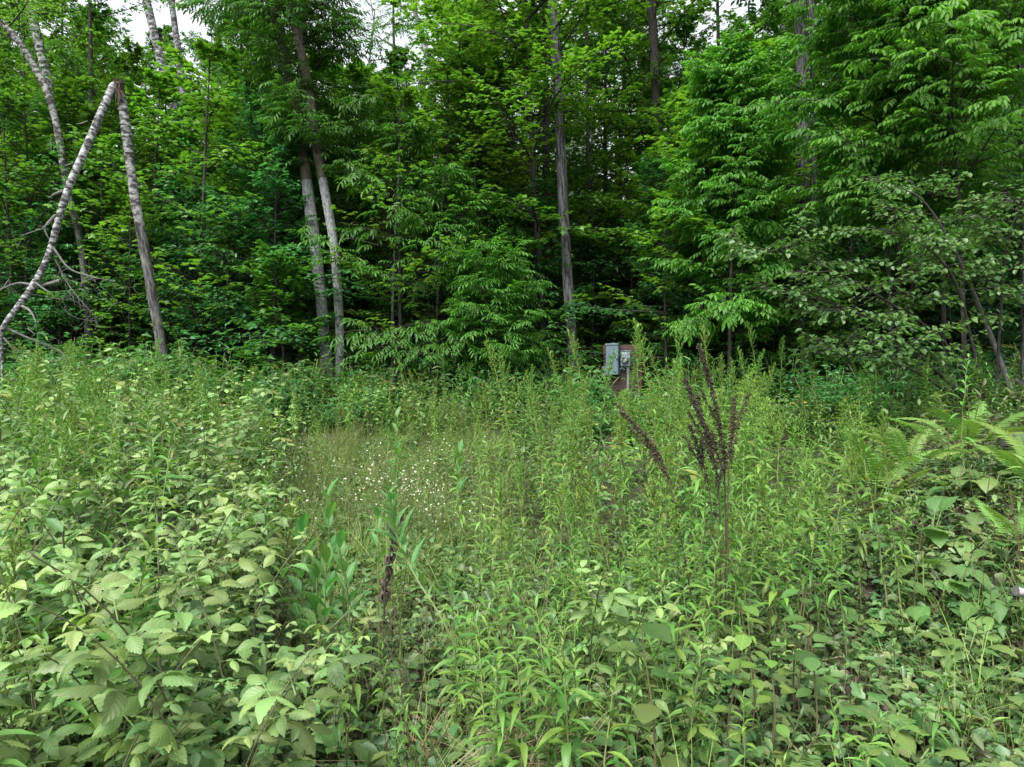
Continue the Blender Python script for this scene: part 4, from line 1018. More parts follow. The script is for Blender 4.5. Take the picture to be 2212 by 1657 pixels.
for a in [(708, 1050, 3.7), (648, 1118, 3.5), (735, 1150, 3.3, 10, .13), (700, 1180, 3.2), (745, 1200, 3.1, 10, .12), (680, 1215, 3.4), (858, 888, 7.6, 12, .17), (820, 1090, 3.6, 8, .11), (995, 960, 6.2, 10, .15), (845, 1000, 6.0, 8, .12)]: milkweed(*a)
place_labels(ml, 'milkweed', [(3.35, 'front row'), (3.8, 'second row'), (6.1, 'middle'), (99, 'far')])
for it in ml: tag(it[0], None, 'milkweed', 'milkweed plants')

al = []
def sapling(px, py, D, nl, ll=.09, look='yellow-green'):
    x = px_x(px, D); z0 = float(gz(x, D)); h = CAMZ + (HOR - py) / F * D - z0 - .04
    o = root('aspen_sapling_plant', (x, D, z0), R.uniform(0, 6.28)); g = Geo()
    p = np.array([(0.03 * math.sin(t * 4), 0.02 * t, h * t) for t in np.linspace(0, 1, 10)]); tube(g, p, np.linspace(.005, .002, 10), 6); g.obj('stem', [M['stemdark']], o)
    for k in range(nl):
        t = .4 + .6 * k / (nl - 1); a = 2.4 * k; el = math.radians(R.uniform(5, 40))
        d = np.array((math.cos(a) * math.cos(el), math.sin(a) * math.cos(el), math.sin(el)))
        place_leaf(o, leaf_me('asp' + look, ASPEN, 'aspen' if look == 'yellow-green' else 'weed'), interp_path(p, np.array(t)) + d * .02, d - ZUP * .5, ZUP, ll * R.uniform(.7, 1.1), .95)
    al.append((o, px, D, look))
for a in [(1615, 1292, 2.75, 11, .085), (1590, 1400, 2.55, 9, .07), (1660, 1385, 2.7, 7, .07), (1720, 1255, 3.0, 6, .10, 'round green-leaved'), (1735, 1320, 2.9, 6, .10, 'round green-leaved'), (1765, 1345, 2.75, 7, .09, 'round green-leaved'), (560, 1440, 2.3, 8, .08, 'round green-leaved'), (1395, 1330, 2.3, 6, .12, 'round green-leaved')]: sapling(*a)
place_labels(al, 'sapling', [(2.6, 'front row'), (99, 'second row')])
for it in al: tag(it[0], None, 'sapling', 'knee-high saplings')

bd = []
def burdock(px, D, nl, ll, look='broad-leaved'):
    x = px_x(px, D); z0 = float(gz(x, D)); o = root('burdock_plant', (x, D, z0), R.uniform(0, 6.28)); g = Geo()
    for k in range(nl):
        a = 2.4 * k + R.normal(0, .3); el = math.radians(R.uniform(40, 72)); L = ll * 1.2 * R.uniform(.6, 1.0)
        d = np.array((math.cos(a) * math.cos(el), math.sin(a) * math.cos(el), math.sin(el)))
        g = Geo(); sticks(g, [(0, 0, 0)], [d * L], [.006], [.004]); g.obj('leaf_stalk', [M['stem']], o)
        place_leaf(o, leaf_me('burd' + str(k % 3), BURD, 'burdock'), d * L, d * (1, 1, 0) + ZUP * R.uniform(-.3, .5), ZUP, ll * R.uniform(.5, .98), R.uniform(.9, 1.1))
    bd.append((o, px, D, look))
for a in [(1900, 2.75, 8, .17), (1960, 2.6, 7, .18), (1830, 2.45, 7, .16), (2090, 2.2, 8, .20), (2170, 2.1, 7, .19), (1990, 2.1, 7, .16), (1700, 2.1, 7, .16), (2150, 3.4, 8, .20), (2080, 3.6, 7, .18), (2220, 3.2, 7, .20), (1960, 3.9, 7, .17), (1870, 4.1, 6, .16), (2040, 4.1, 7, .17), (1790, 4.6, 6, .15), (1930, 4.9, 8, .2), (2010, 5.0, 8, .22), (2090, 4.8, 8, .2), (2160, 4.6, 8, .22), (1880, 5.3, 7, .18), (1980, 5.6, 8, .2), (2060, 5.6, 8, .2), (2140, 5.5, 8, .2), (2060, 4.3, 8, .2), (2130, 4.0, 8, .2), (2000, 4.5, 8, .18), (2210, 4.2, 7, .2), (745, 2.65, 5, .14), (800, 2.5, 4, .12), (1600, 1.9, 5, .16), (1290, 2.9, 5, .15)]: burdock(*a)
place_labels(bd, 'burdock', [(2.3, 'front row'), (3, 'second row'), (3.65, 'third row'), (4.55, 'fourth row'), (5.1, 'fifth row'), (99, 'back row')])
for it in bd: tag(it[0], None, 'burdock', 'broad-leaved burdock rosettes')

def frond_mesh(seed, n=21, arc=.55):
    rng = np.random.default_rng(seed); g = Geo()
    PN = T_grid(lance(.085, .35), 8, 1, fold=.15, droop=.12, serr=.18)
    s = np.linspace(0, 1, 16); p = np.stack([0 * s, s * (1 - .12 * s), arc * (s - s * s * 1.25)], 1)
    tube(g, p, np.linspace(.007, .002, 16), 5)
    t = np.linspace(.36, .985, n); q = interp_path(p, t); tan = nrm(interp_path(p, np.minimum(t + .03, 1)) - interp_path(p, t - .03))
    w = .125 * np.sin(pi * np.clip((t - .26) / .76, 0, 1) ** .8) ** .7 + .008
    for sd in (-1, 1):
        d = tan * .42 + np.array((sd, 0, 0)) + rng.normal(0, .06, (n, 3)) - ZUP * .12
        emit(g, PN, q, d, np.cross(np.cross(tan, (1., 0, 0)), tan) * 0 + np.array((sd * .15, 0, 1.)), w, np.clip(rng.normal(.5, .12, n), 0, 1))
    return g.mesh('frond', [M['fern']])
FR = [frond_mesh(s, arc=a) for s, a in ((1, .45), (2, .7), (3, .25))]
def fern(px, D, n, L, label, aim=None, lift=.55):
    x = px_x(px, D); o = root('fern_plant', (x, D, float(gz(x, D))), 0, 1, label, 'fern', 'ferns on the right')
    for k in range(n):
        a = (6.283 * k / n + R.normal(0, .25)) if aim is None else aim[k]
        el = math.radians(R.uniform(34, 64)); l = L * R.uniform(.8, 1.1)
        d = (math.cos(a) * math.cos(el), math.sin(a) * math.cos(el), math.sin(el))
        place_leaf(o, FR[k % 3], (.03 * math.cos(a), .03 * math.sin(a), 0), d, ZUP, l, 1.0, 'frond')
fern(1965, 6.5, 13, .84, 'largest light-green fern clump spreading beside the hazel bush')
fern(2090, 6.7, 11, .9, 'upright fern clump just right of the largest fern')
fern(1890, 6.2, 10, .95, 'smaller fern left of the largest fern, low among weeds')
fern(2245, 5.4, 11, .8, 'yellow-green fern clump cut by the right border')
fern(2215, 4.6, 6, .6, 'low fern in front of the clump at the right border')

# ------------------------------------------------------------------ dock, withered stalk, bent weeds
o = root('dock_plant', (*P(1545, 0, 3.35)[:2], float(gz(px_x(1545, 3.35), 3.35))), label='dead dock with dark red-brown seed stalks leaning over the goldenrod', cat='dock')
rg = np.random.default_rng(3)
OCT = dict(v=np.array([(0, 0, 0), (.5, .4, 0), (-.25, .45, .43), (-.25, .45, -.43), (0, 1, 0)], float), t=np.array([(0, 2, 1), (0, 3, 2), (0, 1, 3), (4, 1, 2), (4, 2, 3), (4, 3, 1)]), q=np.zeros((0, 4), int), uv=np.zeros((5, 2)))
for j, (pts, s0, dens, br) in enumerate([([(1500, 1330, 3.3), (1478, 1200, 3.3), (1455, 1080, 3.3), (1430, 1000, 3.3), (1398, 950, 3.3), (1358, 905, 3.3), (1340, 890, 3.3)], .42, 620, 5), ([(1556, 1340, 3.35), (1556, 1180, 3.35), (1550, 1040, 3.35), (1528, 940, 3.35), (1500, 870, 3.35), (1480, 820, 3.35)], .38, 900, 9),
                                         ([(1566, 1345, 3.4), (1568, 1150, 3.4), (1562, 980, 3.4), (1545, 870, 3.4), (1522, 790, 3.4), (1508, 745, 3.4)], .36, 900, 7), ([(1574, 1340, 3.35), (1572, 1100, 3.35), (1578, 960, 3.35), (1588, 860, 3.35)], .55, 320, 3), ([(1548, 1335, 3.4), (1545, 1200, 3.4), (1530, 1050, 3.4), (1505, 960, 3.4), (1490, 920, 3.4)], .5, 360, 3)]):
    p = spline([P(*q) for q in pts], 30); g = Geo(); tube(g, p, np.linspace(.0045, .0016, 30), 6, rough=.1, seed=j)
    paths = [(p[int(30 * s0):], dens)]
    for k in range(br):
        i = rg.integers(int(30 * s0), 24); a = rg.uniform(0, 6.28); L = rg.uniform(.10, .22)
        u = np.linspace(0, 1, 8)[:, None]; up_ = nrm(p[min(i + 2, 29)] - p[i - 2])
        b = p[i] + L * (up_ * (.9 * u) + np.array((math.cos(a), math.sin(a) * .6, 0)) * .35 * u ** .7)
        tube(g, b, np.linspace(.003, .001, 8), 4); paths.append((b, 130))
    for q, n in paths:
        n = int(n * .68)
        t = rg.random(n); c = interp_path(q, t); r_ = .010 * (1.1 - .6 * t[:, None]) * (.4 + .9 * (np.sin(t[:, None] * 60) > -.3))
        emit(g, OCT, c + nrm(rg.normal(0, 1, (n, 3))) * r_, rg.normal(0, 1, (n, 3)), rg.normal(0, 1, (n, 3)), rg.uniform(.007, .014, n))
    g.obj('seed_stalk', [M['dock']], o, o.location)
o = root('withered_weed_plant', (px_x(838, 3.3), 3.3, float(gz(px_x(838, 3.3), 3.3))), label='dead black-brown stalk with curled hanging leaves amid the clearing', cat='dead weed')
g = Geo(); p = spline([P(830, 1330, 3.3), P(832, 1262, 3.3), P(840, 1215, 3.3), P(848, 1160, 3.3), P(855, 1110, 3.3)], 24); tube(g, p, np.linspace(.006, .004, 24), 6, rough=.15); g.obj('stem', [M['wither']], o, o.location)
for k in range(26):
    q = p[4 + int(19 * k / 25)]; a = rg.uniform(0, 6.28)
    me = leaf_me('wither' + str(k % 3), T_grid(lance(.16), 6, 1, fold=1.2, droop=.1, twist=2.5 + k % 3), 'golden'); me.materials[0] = M['wither']
    place_leaf(o, me, q - np.asarray(o.location), (math.cos(a) * .35, math.sin(a) * .35, -1), (math.cos(a), math.sin(a), .2), .065 * rg.uniform(.7, 1.2), .9)
def bent(label, pts, nl, ll, leaf='ash', seed=0, name='weed_plant'):
    o = root(name, (pts[0][0] and px_x(pts[0][0], pts[0][2]), pts[0][2], float(gz(px_x(pts[0][0], pts[0][2]), pts[0][2]))), label=label, cat='weed')
    p = spline([P(*q) for q in pts], 24) - np.asarray(o.location)
    k = golden_kind(seed, 1, 0, nl, ll, 1.15, path=p, leaf=leaf, low=.2); link('stem', k.stem, o)
    tan = nrm(np.gradient(p, axis=0))
    for q in range(nl):
        d = k.dir[q] * .8 + tan[min(23, int(23 * (.2 + .8 * q / nl)))] * .9
        place_leaf(o, leaf_me(leaf + 'B' + str(k.shape[q]), LANCE[k.shape[q]], leaf), k.pos[q], d, ZUP, k.len[q] * 1.1, 1.1)
bent('dark narrow-leaved weed leaning left beside the withered stalk', [(985, 1400, 2.9), (950, 1330, 2.9), (900, 1250, 2.95), (865, 1180, 3), (848, 1120, 3), (838, 1070, 3)], 26, .15, 'milk', 5)
0 and bent('bent weed stalk arched flat over the dry straw', [(1330, 1540, 2.15), (1240, 1500, 2.2), (1130, 1490, 2.25), (1020, 1495, 2.3), (930, 1530, 2.3), (880, 1560, 2.3)], 20, .11, 'golden', 6)

# ------------------------------------------------------------------ white fleabane daisies
g = Geo()
n = 16; ang = np.linspace(0, 2 * pi, n, endpoint=False); rr = np.where(np.arange(n) % 2, .55, 1.0)
v = np.vstack([[(0, 0, 0)], np.stack([np.cos(ang) * rr, np.sin(ang) * rr, np.full(n, .12)], 1)]) * .0082
g.add(v, tris=[(0, 1 + k, 1 + (k + 1) % n) for k in range(n)], tint=.6)
a6 = np.linspace(0, 2 * pi, 8, endpoint=False)
v = np.vstack([[(0, 0, .0045)], np.stack([np.cos(a6) * .0030, np.sin(a6) * .0030, np.full(8, .0018)], 1)])
g.add(v, tris=[(0, 1 + k, 1 + (k + 1) % 8) for k in range(8)], mat=1)
DAISY = g.mesh('flower_head', [M['petal'], M['disc']])
FB = []
for s in range(5):
    rng = np.random.default_rng(s + 40); g = Geo(); tips = []
    H = .55; p = np.array([(0.03 * math.sin(3 * t + s), .03 * math.cos(2 * t), H * t) for t in np.linspace(0, 1, 9)])
    tube(g, p, np.linspace(.0028, .0014, 9), 4)
    for k in range(5 + s % 3):
        a = 2.4 * k; b = p[5 + k % 4]; e_ = b + np.array((math.cos(a) * .06, math.sin(a) * .06, rng.uniform(.06, .15)))
        sticks(g, [b], [e_], [.0014], [.001]); tips.append(e_)
    m = 9; t = np.linspace(.1, .8, m); az = 2.4 * np.arange(m)
    emit(g, LANCE_LO, interp_path(p, t), np.stack([np.cos(az), np.sin(az), np.full(m, .6)], 1), ZUP, .05, .4, mat=1)
    FB.append((g.mesh('stem', [M['stem'], M['weed']]), tips))
fl = []
for j in range(135):
    u = R.random()
    if u < .3: D = R.normal(6.2, .5); px = R.normal(900, 45)
    elif u < .45: D = R.normal(7.3, .4); px = R.normal(830, 50)
    elif u < .6: D = R.uniform(5.2, 8.2); px = R.normal(890, 130)
    elif u < .8: D = R.uniform(5, 9); px = R.uniform(620, 1160)
    elif u < .93: D = R.uniform(6.5, 9.5); px = R.uniform(1100, 1300)
    else: D = R.uniform(5.5, 7.5); px = R.uniform(380, 620)
    x = px_x(px, D); q = j % 5
    o = root('fleabane_flower', (x, D, float(gz(x, D))), R.uniform(0, 6.28), R.uniform(.55, 1.0) * (1.5 if u >= .93 else 1.15))
    link('stem', FB[q][0], o)
    for tp in FB[q][1]:
        h = link('flower_head', DAISY, o); h.location = tp; h.rotation_euler = (R.normal(-.1, .4), R.normal(0, .4), 0); h.scale = (R.uniform(.85, 1.35),) * 3
    fl.append((o, px, D, 'white-flowered'))
place_labels(fl, 'fleabane', [(5.6, 'front row'), (6.1, 'second row'), (6.6, 'third row'), (7.1, 'fourth row'), (7.6, 'fifth row'), (8.2, 'sixth row'), (99, 'back row')])
for it in fl: tag(it[0], None, 'daisy', 'white fleabane daisies in the clearing')

# ------------------------------------------------------------------ uncountable growth
def scatter(name, protos, pts, rz, s, label=None, tilt=.0):
    pts = np.asarray(pts, float); n = len(pts)
    me = bpy.data.meshes.new(name); me.vertices.add(n); me.vertices.foreach_set('co', pts.astype(np.float32).ravel())
    rot = np.stack([R.normal(0, tilt, n), R.normal(0, tilt, n), rz], 1)
    for nm, tp, key, dat in (('rot', 'FLOAT_VECTOR', 'vector', rot.astype(np.float32).ravel()), ('scl', 'FLOAT', 'value', np.asarray(s, np.float32)), ('idx', 'INT', 'value', R.integers(0, len(protos), n).astype(np.int32))):
        a = me.attributes.new(nm, tp, 'POINT'); a.data.foreach_set(key, dat)
    o = link(name, me); tag(o, label, kind='stuff')
    src = bpy.data.collections.new(name + '_source')
    for k, m_ in enumerate(protos):
        q = bpy.data.objects.new('sprig', m_); src.objects.link(q)
    ng = bpy.data.node_groups.new(name + '_scatter', 'GeometryNodeTree')
    ng.interface.new_socket('Geometry', in_out='INPUT', socket_type='NodeSocketGeometry'); ng.interface.new_socket('Geometry', in_out='OUTPUT', socket_type='NodeSocketGeometry')
    N, L = ng.nodes, ng.links
    gi, go = N.new('NodeGroupInput'), N.new('NodeGroupOutput')
    ci = N.new('GeometryNodeCollectionInfo'); ci.inputs['Collection'].default_value = src; ci.inputs['Separate Children'].default_value = True; ci.inputs['Reset Children'].default_value = True
    ip = N.new('GeometryNodeInstanceOnPoints'); ip.inputs['Pick Instance'].default_value = True
    L.new(gi.outputs[0], ip.inputs['Points']); L.new(ci.outputs[0], ip.inputs['Instance'])
    for nm, tp, sock in (('rot', 'FLOAT_VECTOR', 'Rotation'), ('scl', 'FLOAT', 'Scale'), ('idx', 'INT', 'Instance Index')):
        na = N.new('GeometryNodeInputNamedAttribute'); na.data_type = tp; na.inputs['Name'].default_value = nm
        L.new(na.outputs['Attribute'], ip.inputs[sock])
    L.new(ip.outputs[0], go.inputs[0])
    o.modifiers.new('scatter', 'NODES').node_group = ng
    return o
def pts_in(n, pr, dr, dpow=1.0):
    """ground points; pr: range of picture columns, dr: depth range (even over the ground area)"""
    D = np.sqrt(R.uniform(dr[0] ** 2, dr[1] ** 2, n)) if dpow == 1.0 else dr[0] + (dr[1] - dr[0]) * R.random(n) ** dpow
    px = R.uniform(pr[0], pr[1], n); x = (px - 1106) / F * D
    return np.stack([x, D, gz(x, D)], 1)
def weed_proto(seed, T, ls, nl, H, leaf, el=(0, 50), branch=0, spread=.06):
    rng = np.random.default_rng(seed); g = Geo()
    for b in range(1 + branch):
        a = rng.uniform(0, 6.28); s = np.linspace(0, 1, 6)[:, None]
        h = H * rng.uniform(.7, 1.1)
        p = np.array((math.cos(a), math.sin(a), 0)) * spread * (b > 0) + np.array((math.cos(a), math.sin(a), 0)) * h * .18 * s ** 2 + ZUP * h * s
        sticks(g, p[:-1], p[1:], .004, .003, mat=1)
        t = np.linspace(.15, 1, nl); az = 2.4 * np.arange(nl) + a; e = np.radians(el[0] + (el[1] - el[0]) * t + rng.normal(0, 10, nl))
        emit(g, T, interp_path(p, t), np.stack([np.cos(az) * np.cos(e), np.sin(az) * np.cos(e), np.sin(e)], 1), ZUP + rng.normal(0, .2, (nl, 3)), ls * rng.uniform(.7, 1.2, nl) * (1.1 - .3 * t), np.clip(rng.normal(.5, .25, nl), 0, 1))
    return g.mesh('weed', [M[leaf], M['stemdark']])
LAN3 = T_grid(lance(.09), 3, 1, fold=.3, droop=.35, arch=.3)
WP = [weed_proto(1, LEAF_OV, .085, 13, .55, 'weed', branch=1), weed_proto(2, LAN3, .11, 22, .65, 'golden', el=(-10, 60), branch=1), weed_proto(3, TRI, .15, 9, .5, 'rasp', branch=1), weed_proto(4, LEAF_NARROW, .10, 15, .6, 'weed', branch=2), weed_proto(5, LEAF_BEECH, .075, 14, .45, 'weed', branch=2)]
p = np.vstack([pts_in(430, (-160, 570), (2.2, 13)), pts_in(420, (-100, 2320), (10.6, 16)), pts_in(130, (1120, 2320), (6.5, 11)), pts_in(20, (480, 640), (4, 10))])
scatter('leafy_undergrowth', WP, p, R.uniform(0, 6.28, len(p)), R.uniform(.75, 1.35, len(p)), 'mixed leafy weeds filling in between the taller stalks', .12)
GF = []
for k in (GK[0], GK[2], GK[3], GK[6], GK[7]):
    GF.append(k.foliage)
p = np.vstack([pts_in(150, (-160, 560), (3.8, 12)), pts_in(40, (1120, 1680), (5.2, 9.5)), pts_in(70, (1560, 1830), (4.6, 9)), pts_in(60, (1830, 2330), (7.2, 10)), pts_in(110, (500, 1150), (9.5, 14)), pts_in(25, (1180, 1560), (3.0, 4.6))])
u_ = (p[:, 0] / p[:, 1])
scatter('goldenrod_weeds', GF, p, R.uniform(0, 6.28, len(p)), np.where((u_ > .12) & (u_ < .21), R.uniform(.48, .68, len(p)), np.where(u_ < -.35, R.uniform(.5, .9, len(p)), np.where(p[:, 1] > 5.5, R.uniform(.45, .95, len(p)), R.uniform(.3, .65, len(p))))), 'goldenrod too dense to count between the taller stalks', .16)
p = np.vstack([pts_in(80, (560, 1700), (2.3, 5.2)), pts_in(70, (1500, 2320), (2.2, 6)), pts_in(25, (600, 1200), (4.6, 10.5)), pts_in(120, (-100, 600), (1.6, 3))])
scatter('low_weeds', WP, p, R.uniform(0, 6.28, len(p)), R.uniform(.28, .62, len(p)), 'low mixed weeds between the taller stalks', .15)
def cover_proto(seed, T, ls, n, r, h):
    rng = np.random.default_rng(seed); g = Geo()
    a = rng.uniform(0, 6.28, n); rad = r * np.sqrt(rng.random(n)); zz = h * rng.uniform(.3, 1, n)
    q = np.stack([np.cos(a) * rad, np.sin(a) * rad, zz], 1)
    sticks(g, q * (.7, .7, 0), q, .0018, .0015, mat=1)
    d = np.stack([np.cos(a), np.sin(a), np.full(n, .1)], 1) + rng.normal(0, .35, (n, 3))
    emit(g, T, q, d, ZUP + rng.normal(0, .25, (n, 3)), ls * rng.uniform(.6, 1.25, n), np.clip(rng.normal(.5, .28, n), 0, 1))
    return g.mesh('cover', [M['cover'], M['stemdark']])
TRI_R = T_join([(GROUND_LEAF, (0, .1, 0), *frame((0, 1, -.1), (0, 0, 1)), .6), (GROUND_LEAF, (0, .1, 0), *frame((.9, -.1, -.1), (0, 0, 1)), .55), (GROUND_LEAF, (0, .1, 0), *frame((-.9, -.1, -.1), (0, 0, 1)), .55)])
CP = [cover_proto(1, TRI_R, .065, 12, .13, .09), cover_proto(2, GROUND_LEAF, .045, 16, .14, .08), cover_proto(3, TRI_R, .05, 15, .15, .06), cover_proto(4, LEAF_ROUND, .055, 12, .12, .12), cover_proto(5, LEAF_OV, .06, 13, .13, .13)]
p = np.vstack([pts_in(2300, (450, 2330), (2.0, 6.5)), pts_in(700, (-150, 500), (1.6, 4.5)), pts_in(1500, (560, 1250), (5.0, 11)), pts_in(500, (1250, 2300), (6, 10))])
scatter('ground_cover', CP, p, R.uniform(0, 6.28, len(p)), R.uniform(.7, 1.4, len(p)), 'small low leaves of strawberry and violet carpeting the soil', .1)
def grass_proto(seed, n, H, w, leaf, head=False):
    rng = np.random.default_rng(seed); g = Geo()
    B = T_grid(lambda t: w * (1 - t) + .0002, 4, 1, fold=.3, droop=.35, arch=.2)
    a = rng.uniform(0, 6.28, n); q = np.stack([np.cos(a), np.sin(a), np.zeros(n)], 1) * rng.uniform(0, .05, (n, 1))
    d = np.stack([np.cos(a) * .35, np.sin(a) * .35, np.ones(n)], 1) + rng.normal(0, .15, (n, 3))
    emit(g, B, q, d, np.stack([-np.cos(a), -np.sin(a), np.full(n, .4)], 1), H * rng.uniform(.6, 1.1, n), np.clip(rng.normal(.5, .25, n), 0, 1))
    if head:
        for k in range(head):
            a = rng.uniform(0, 6.28); tip = np.array((math.cos(a) * .1, math.sin(a) * .1, H * rng.uniform(1.1, 1.5))); b0 = np.array((math.cos(a) * .02, math.sin(a) * .02, 0))
            sticks(g, [b0, (b0 + tip) / 2 + .01], [(b0 + tip) / 2 + .01, tip], [.0012, .001], [.001, .0008], mat=1)
            m = 26; t = rng.random(m); c = b0 + (tip - b0) * (.72 + .28 * t[:, None]); e_ = c + rng.normal(0, 1, (m, 3)) * (.035, .035, .02) * (1.1 - t[:, None]) + ZUP * .015
            sticks(g, c, e_, .0007, .0007, mat=1); emit(g, LANCE_LO, e_, rng.normal(0, 1, (m, 3)) + ZUP, ZUP + rng.normal(0, 1, (m, 3)), .012, .5, mat=1, wid=2)
    return g.mesh('tuft', [M[leaf], M['redtop']])
GP = [grass_proto(1, 16, .32, .010, 'grass'), grass_proto(2, 20, .25, .009, 'grass'), grass_proto(3, 12, .42, .009, 'grass')]
p = np.vstack([pts_in(800, (640, 1130), (4.6, 11)), pts_in(420, (520, 1260), (3.6, 12.4)), pts_in(70, (900, 1500), (2.1, 4)), pts_in(25, (1900, 2300), (2.6, 4.2))])
scatter('meadow_grass', GP, p, R.uniform(0, 6.28, len(p)), R.uniform(.6, 1.2, len(p)), 'thin yellowish grass of the small clearing', .15)
RP = [grass_proto(6, 12, .35, .007, 'grass', 4), grass_proto(7, 11, .4, .007, 'grass', 5)]
p = np.vstack([pts_in(38, (690, 1120), (8.6, 12)), pts_in(15, (620, 1250), (5.5, 9))])
scatter('red_panicle_grass', RP, p, R.uniform(0, 6.28, len(p)), R.uniform(.8, 1.25, len(p)), 'haze of reddish seeding grass at the back of the clearing', .12)
DS = []
for s in range(3):
    rng = np.random.default_rng(s + 170); g = Geo(); n = 5
    q = rng.normal(0, .10, (n, 3)) * (1, 1, 0); d = np.stack([rng.normal(0, .12, n), rng.normal(0, .12, n), np.ones(n)], 1); L = rng.uniform(.25, .75, (n, 1)); m_ = q + d * L * .55; e_ = m_ + (d + rng.normal(0, .12, (n, 3))) * L * .45
    sticks(g, q, m_, .0030, .0022); sticks(g, m_, e_, .0022, .0012)
    for b in range(3): f = rng.uniform(.3, .9, (n, 1)); sticks(g, m_ + (e_ - m_) * f, m_ + (e_ - m_) * f + np.stack([rng.normal(0, .07, n), rng.normal(0, .07, n), rng.uniform(.03, .12, n)], 1), .0012, .0008)
    DS.append(g.mesh('stalk', [M['stemdark']]))
p = np.vstack([pts_in(45, (640, 1250), (4.4, 9.5)), pts_in(70, (1100, 2250), (3.2, 7)), pts_in(25, (500, 1100), (2.4, 4.4))])
scatter('dead_stalks', DS, p, R.uniform(0, 6.28, len(p)), R.uniform(.6, 1.2, len(p)), 'thin dry dark stalks standing among the green weeds', .12)
SP = []
for s in range(3):
    rng = np.random.default_rng(s + 70); g = Geo(); n = 9
    q = rng.normal(0, .06, (n, 3)) * (1, 1, .3) + ZUP * .02; a = rng.uniform(0, 6.28, n); d = np.stack([np.cos(a), np.sin(a), rng.uniform(-.05, .45, n)], 1); L = rng.uniform(.12, .38, (n, 1))
    sticks(g, q, q + d * L * .5, .0013, .0011); sticks(g, q + d * L * .5, q + d * L - ZUP * .03, .0011, .0007); SP.append(g.mesh('straw', [M['straw']]))
p = np.vstack([pts_in(150, (850, 1350), (2.0, 2.8)), pts_in(30, (600, 2250), (2.0, 4.5)), pts_in(90, (600, 1200), (4.5, 9))])
scatter('dry_straw', SP, p, R.uniform(0, 6.28, len(p)), R.uniform(.7, 1.3, len(p)), 'dry tan straw lying in the trampled patch', .2)
LP = []
for s in range(2):
    rng = np.random.default_rng(s + 80); g = Geo(); n = 14
    emit(g, T_grid(ovate(.3), 4, 1, fold=.5, droop=.2, arch=.3), rng.normal(0, .12, (n, 3)) * (1, 1, 0) + ZUP * .012, rng.normal(0, 1, (n, 3)) * (1, 1, .25), ZUP + rng.normal(0, .4, (n, 3)), rng.uniform(.04, .08, n)); LP.append(g.mesh('litter', [M['wither']]))
p = np.vstack([pts_in(420, (500, 2300), (2.0, 6)), pts_in(260, (-100, 2300), (14, 24))])
scatter('fallen_leaves', LP, p, R.uniform(0, 6.28, len(p)), R.uniform(.7, 1.3, len(p)), 'dead brown leaves on the soil', .1)
# the woods beyond those one can tell apart
FM = []
for k in (KF[0], KF[1], KM[1], KA[0]):
    FM.append(k.crown)
D_ = R.uniform(62, 95, 150); x_ = R.uniform(-.95, .95, 150) * D_
hm = np.array([(CAMZ + (HOR - top_row(1106 + a / b * F)) / F * b) for a, b in zip(x_, D_)])
p = pts_in(300, (-250, 2460), (30, 72))
scatter('distant_thicket', [k.crown for k in KS[:3]], p, R.uniform(0, 6.28, len(p)), R.uniform(1.0, 1.9, len(p)), 'dim leafy thicket deep between the far trunks')
scatter('distant_woods', FM, np.stack([x_, D_, np.zeros(150)], 1), R.uniform(0, 6.28, 150), np.clip(np.minimum(R.uniform(.95, 1.3, 150), hm / 19), .55, 1.3), 'far-off mass of leafy trees closing the woods')

# ------------------------------------------------------------------ the electric meter board
D = 15.2; cx = px_x(1341, D); yaw = math.radians(-28); z0 = 0.0
o = root('meter_board', (cx, D, z0), yaw, 1, 'red-brown board wall with post standing among goldenrod, carrying grey boxes', 'board')
def part(name, m_, parent, items, smooth=False, loc=None):
    g = Geo()
    for it in items: box(g, **it) if isinstance(it, dict) else it(g)
    q = g.obj(name, [M[k] for k in (m_ if isinstance(m_, (list, tuple)) else [m_])], parent, smooth=smooth)
    return q
W = .82
rg = np.random.default_rng(5)
top = 2.08
for k in range(13):
    zc = top - .02 - .125 * (k + .5)
    if zc < .1: break
    w_ = W + rg.uniform(-.02, .02)
    q = part('plank', 'plank', o, [dict(c=(0, 0, 0), size=(w_, .028, .118), bev=.004)]); q.location = (rg.uniform(-.01, .01), rg.uniform(-.004, .004), zc); q.rotation_euler = (0, rg.normal(0, .006), 0)
for sx, hh in ((.43, top + .01), (-.34, top - .06)):
    q = part('post', 'post', o, [dict(c=(0, 0, 0), size=(.09, .09, hh), bev=.006)]); q.location = (sx, .062 if sx < 0 else .050, hh / 2)
# parent space: front is -Y
def thing_on(name, lx, ly, lz, label, cat):
    c, s = math.cos(yaw), math.sin(yaw)
    return root(name, (cx + lx * c - ly * s, D + lx * s + ly * c, z0 + lz), yaw, 1, label, cat)
pan = thing_on('breaker_panel', -.145, -.014, 1.40, 'tall blue-grey steel breaker panel on the board left of the meter', 'electric panel')
part('body', 'box', pan, [dict(c=(0, -.075, .335), size=(.285, .146, .67), bev=.006)])
part('cover', 'box', pan, [dict(c=(0, -.152, .325), size=(.275, .010, .64), bev=.004)])
part('rain_cap', 'box', pan, [dict(c=(0, -.082, .679), size=(.30, .172, .016), bev=.005), dict(c=(0, -.165, .664), size=(.30, .008, .03), bev=.002), dict(c=(0, -.06, .692), size=(.10, .06, .012), bev=.004)])
part('latch', 'steel', pan, [dict(c=(.118, -.163, .40), size=(.022, .014, .07), bev=.004), dict(c=(.118, -.170, .375), size=(.03, .010, .035), bev=.003)])
part('padlock', 'black', pan, [dict(c=(.122, -.172, .345), size=(.026, .014, .03), bev=.004)])
mc = thing_on('electric_meter', .150, -.014, 1.585, 'pale grey meter box with round glass meter on the red-brown board', 'electric meter')
part('can', 'can', mc, [dict(c=(0, -.065, .165), size=(.215, .126, .33), bev=.006)])
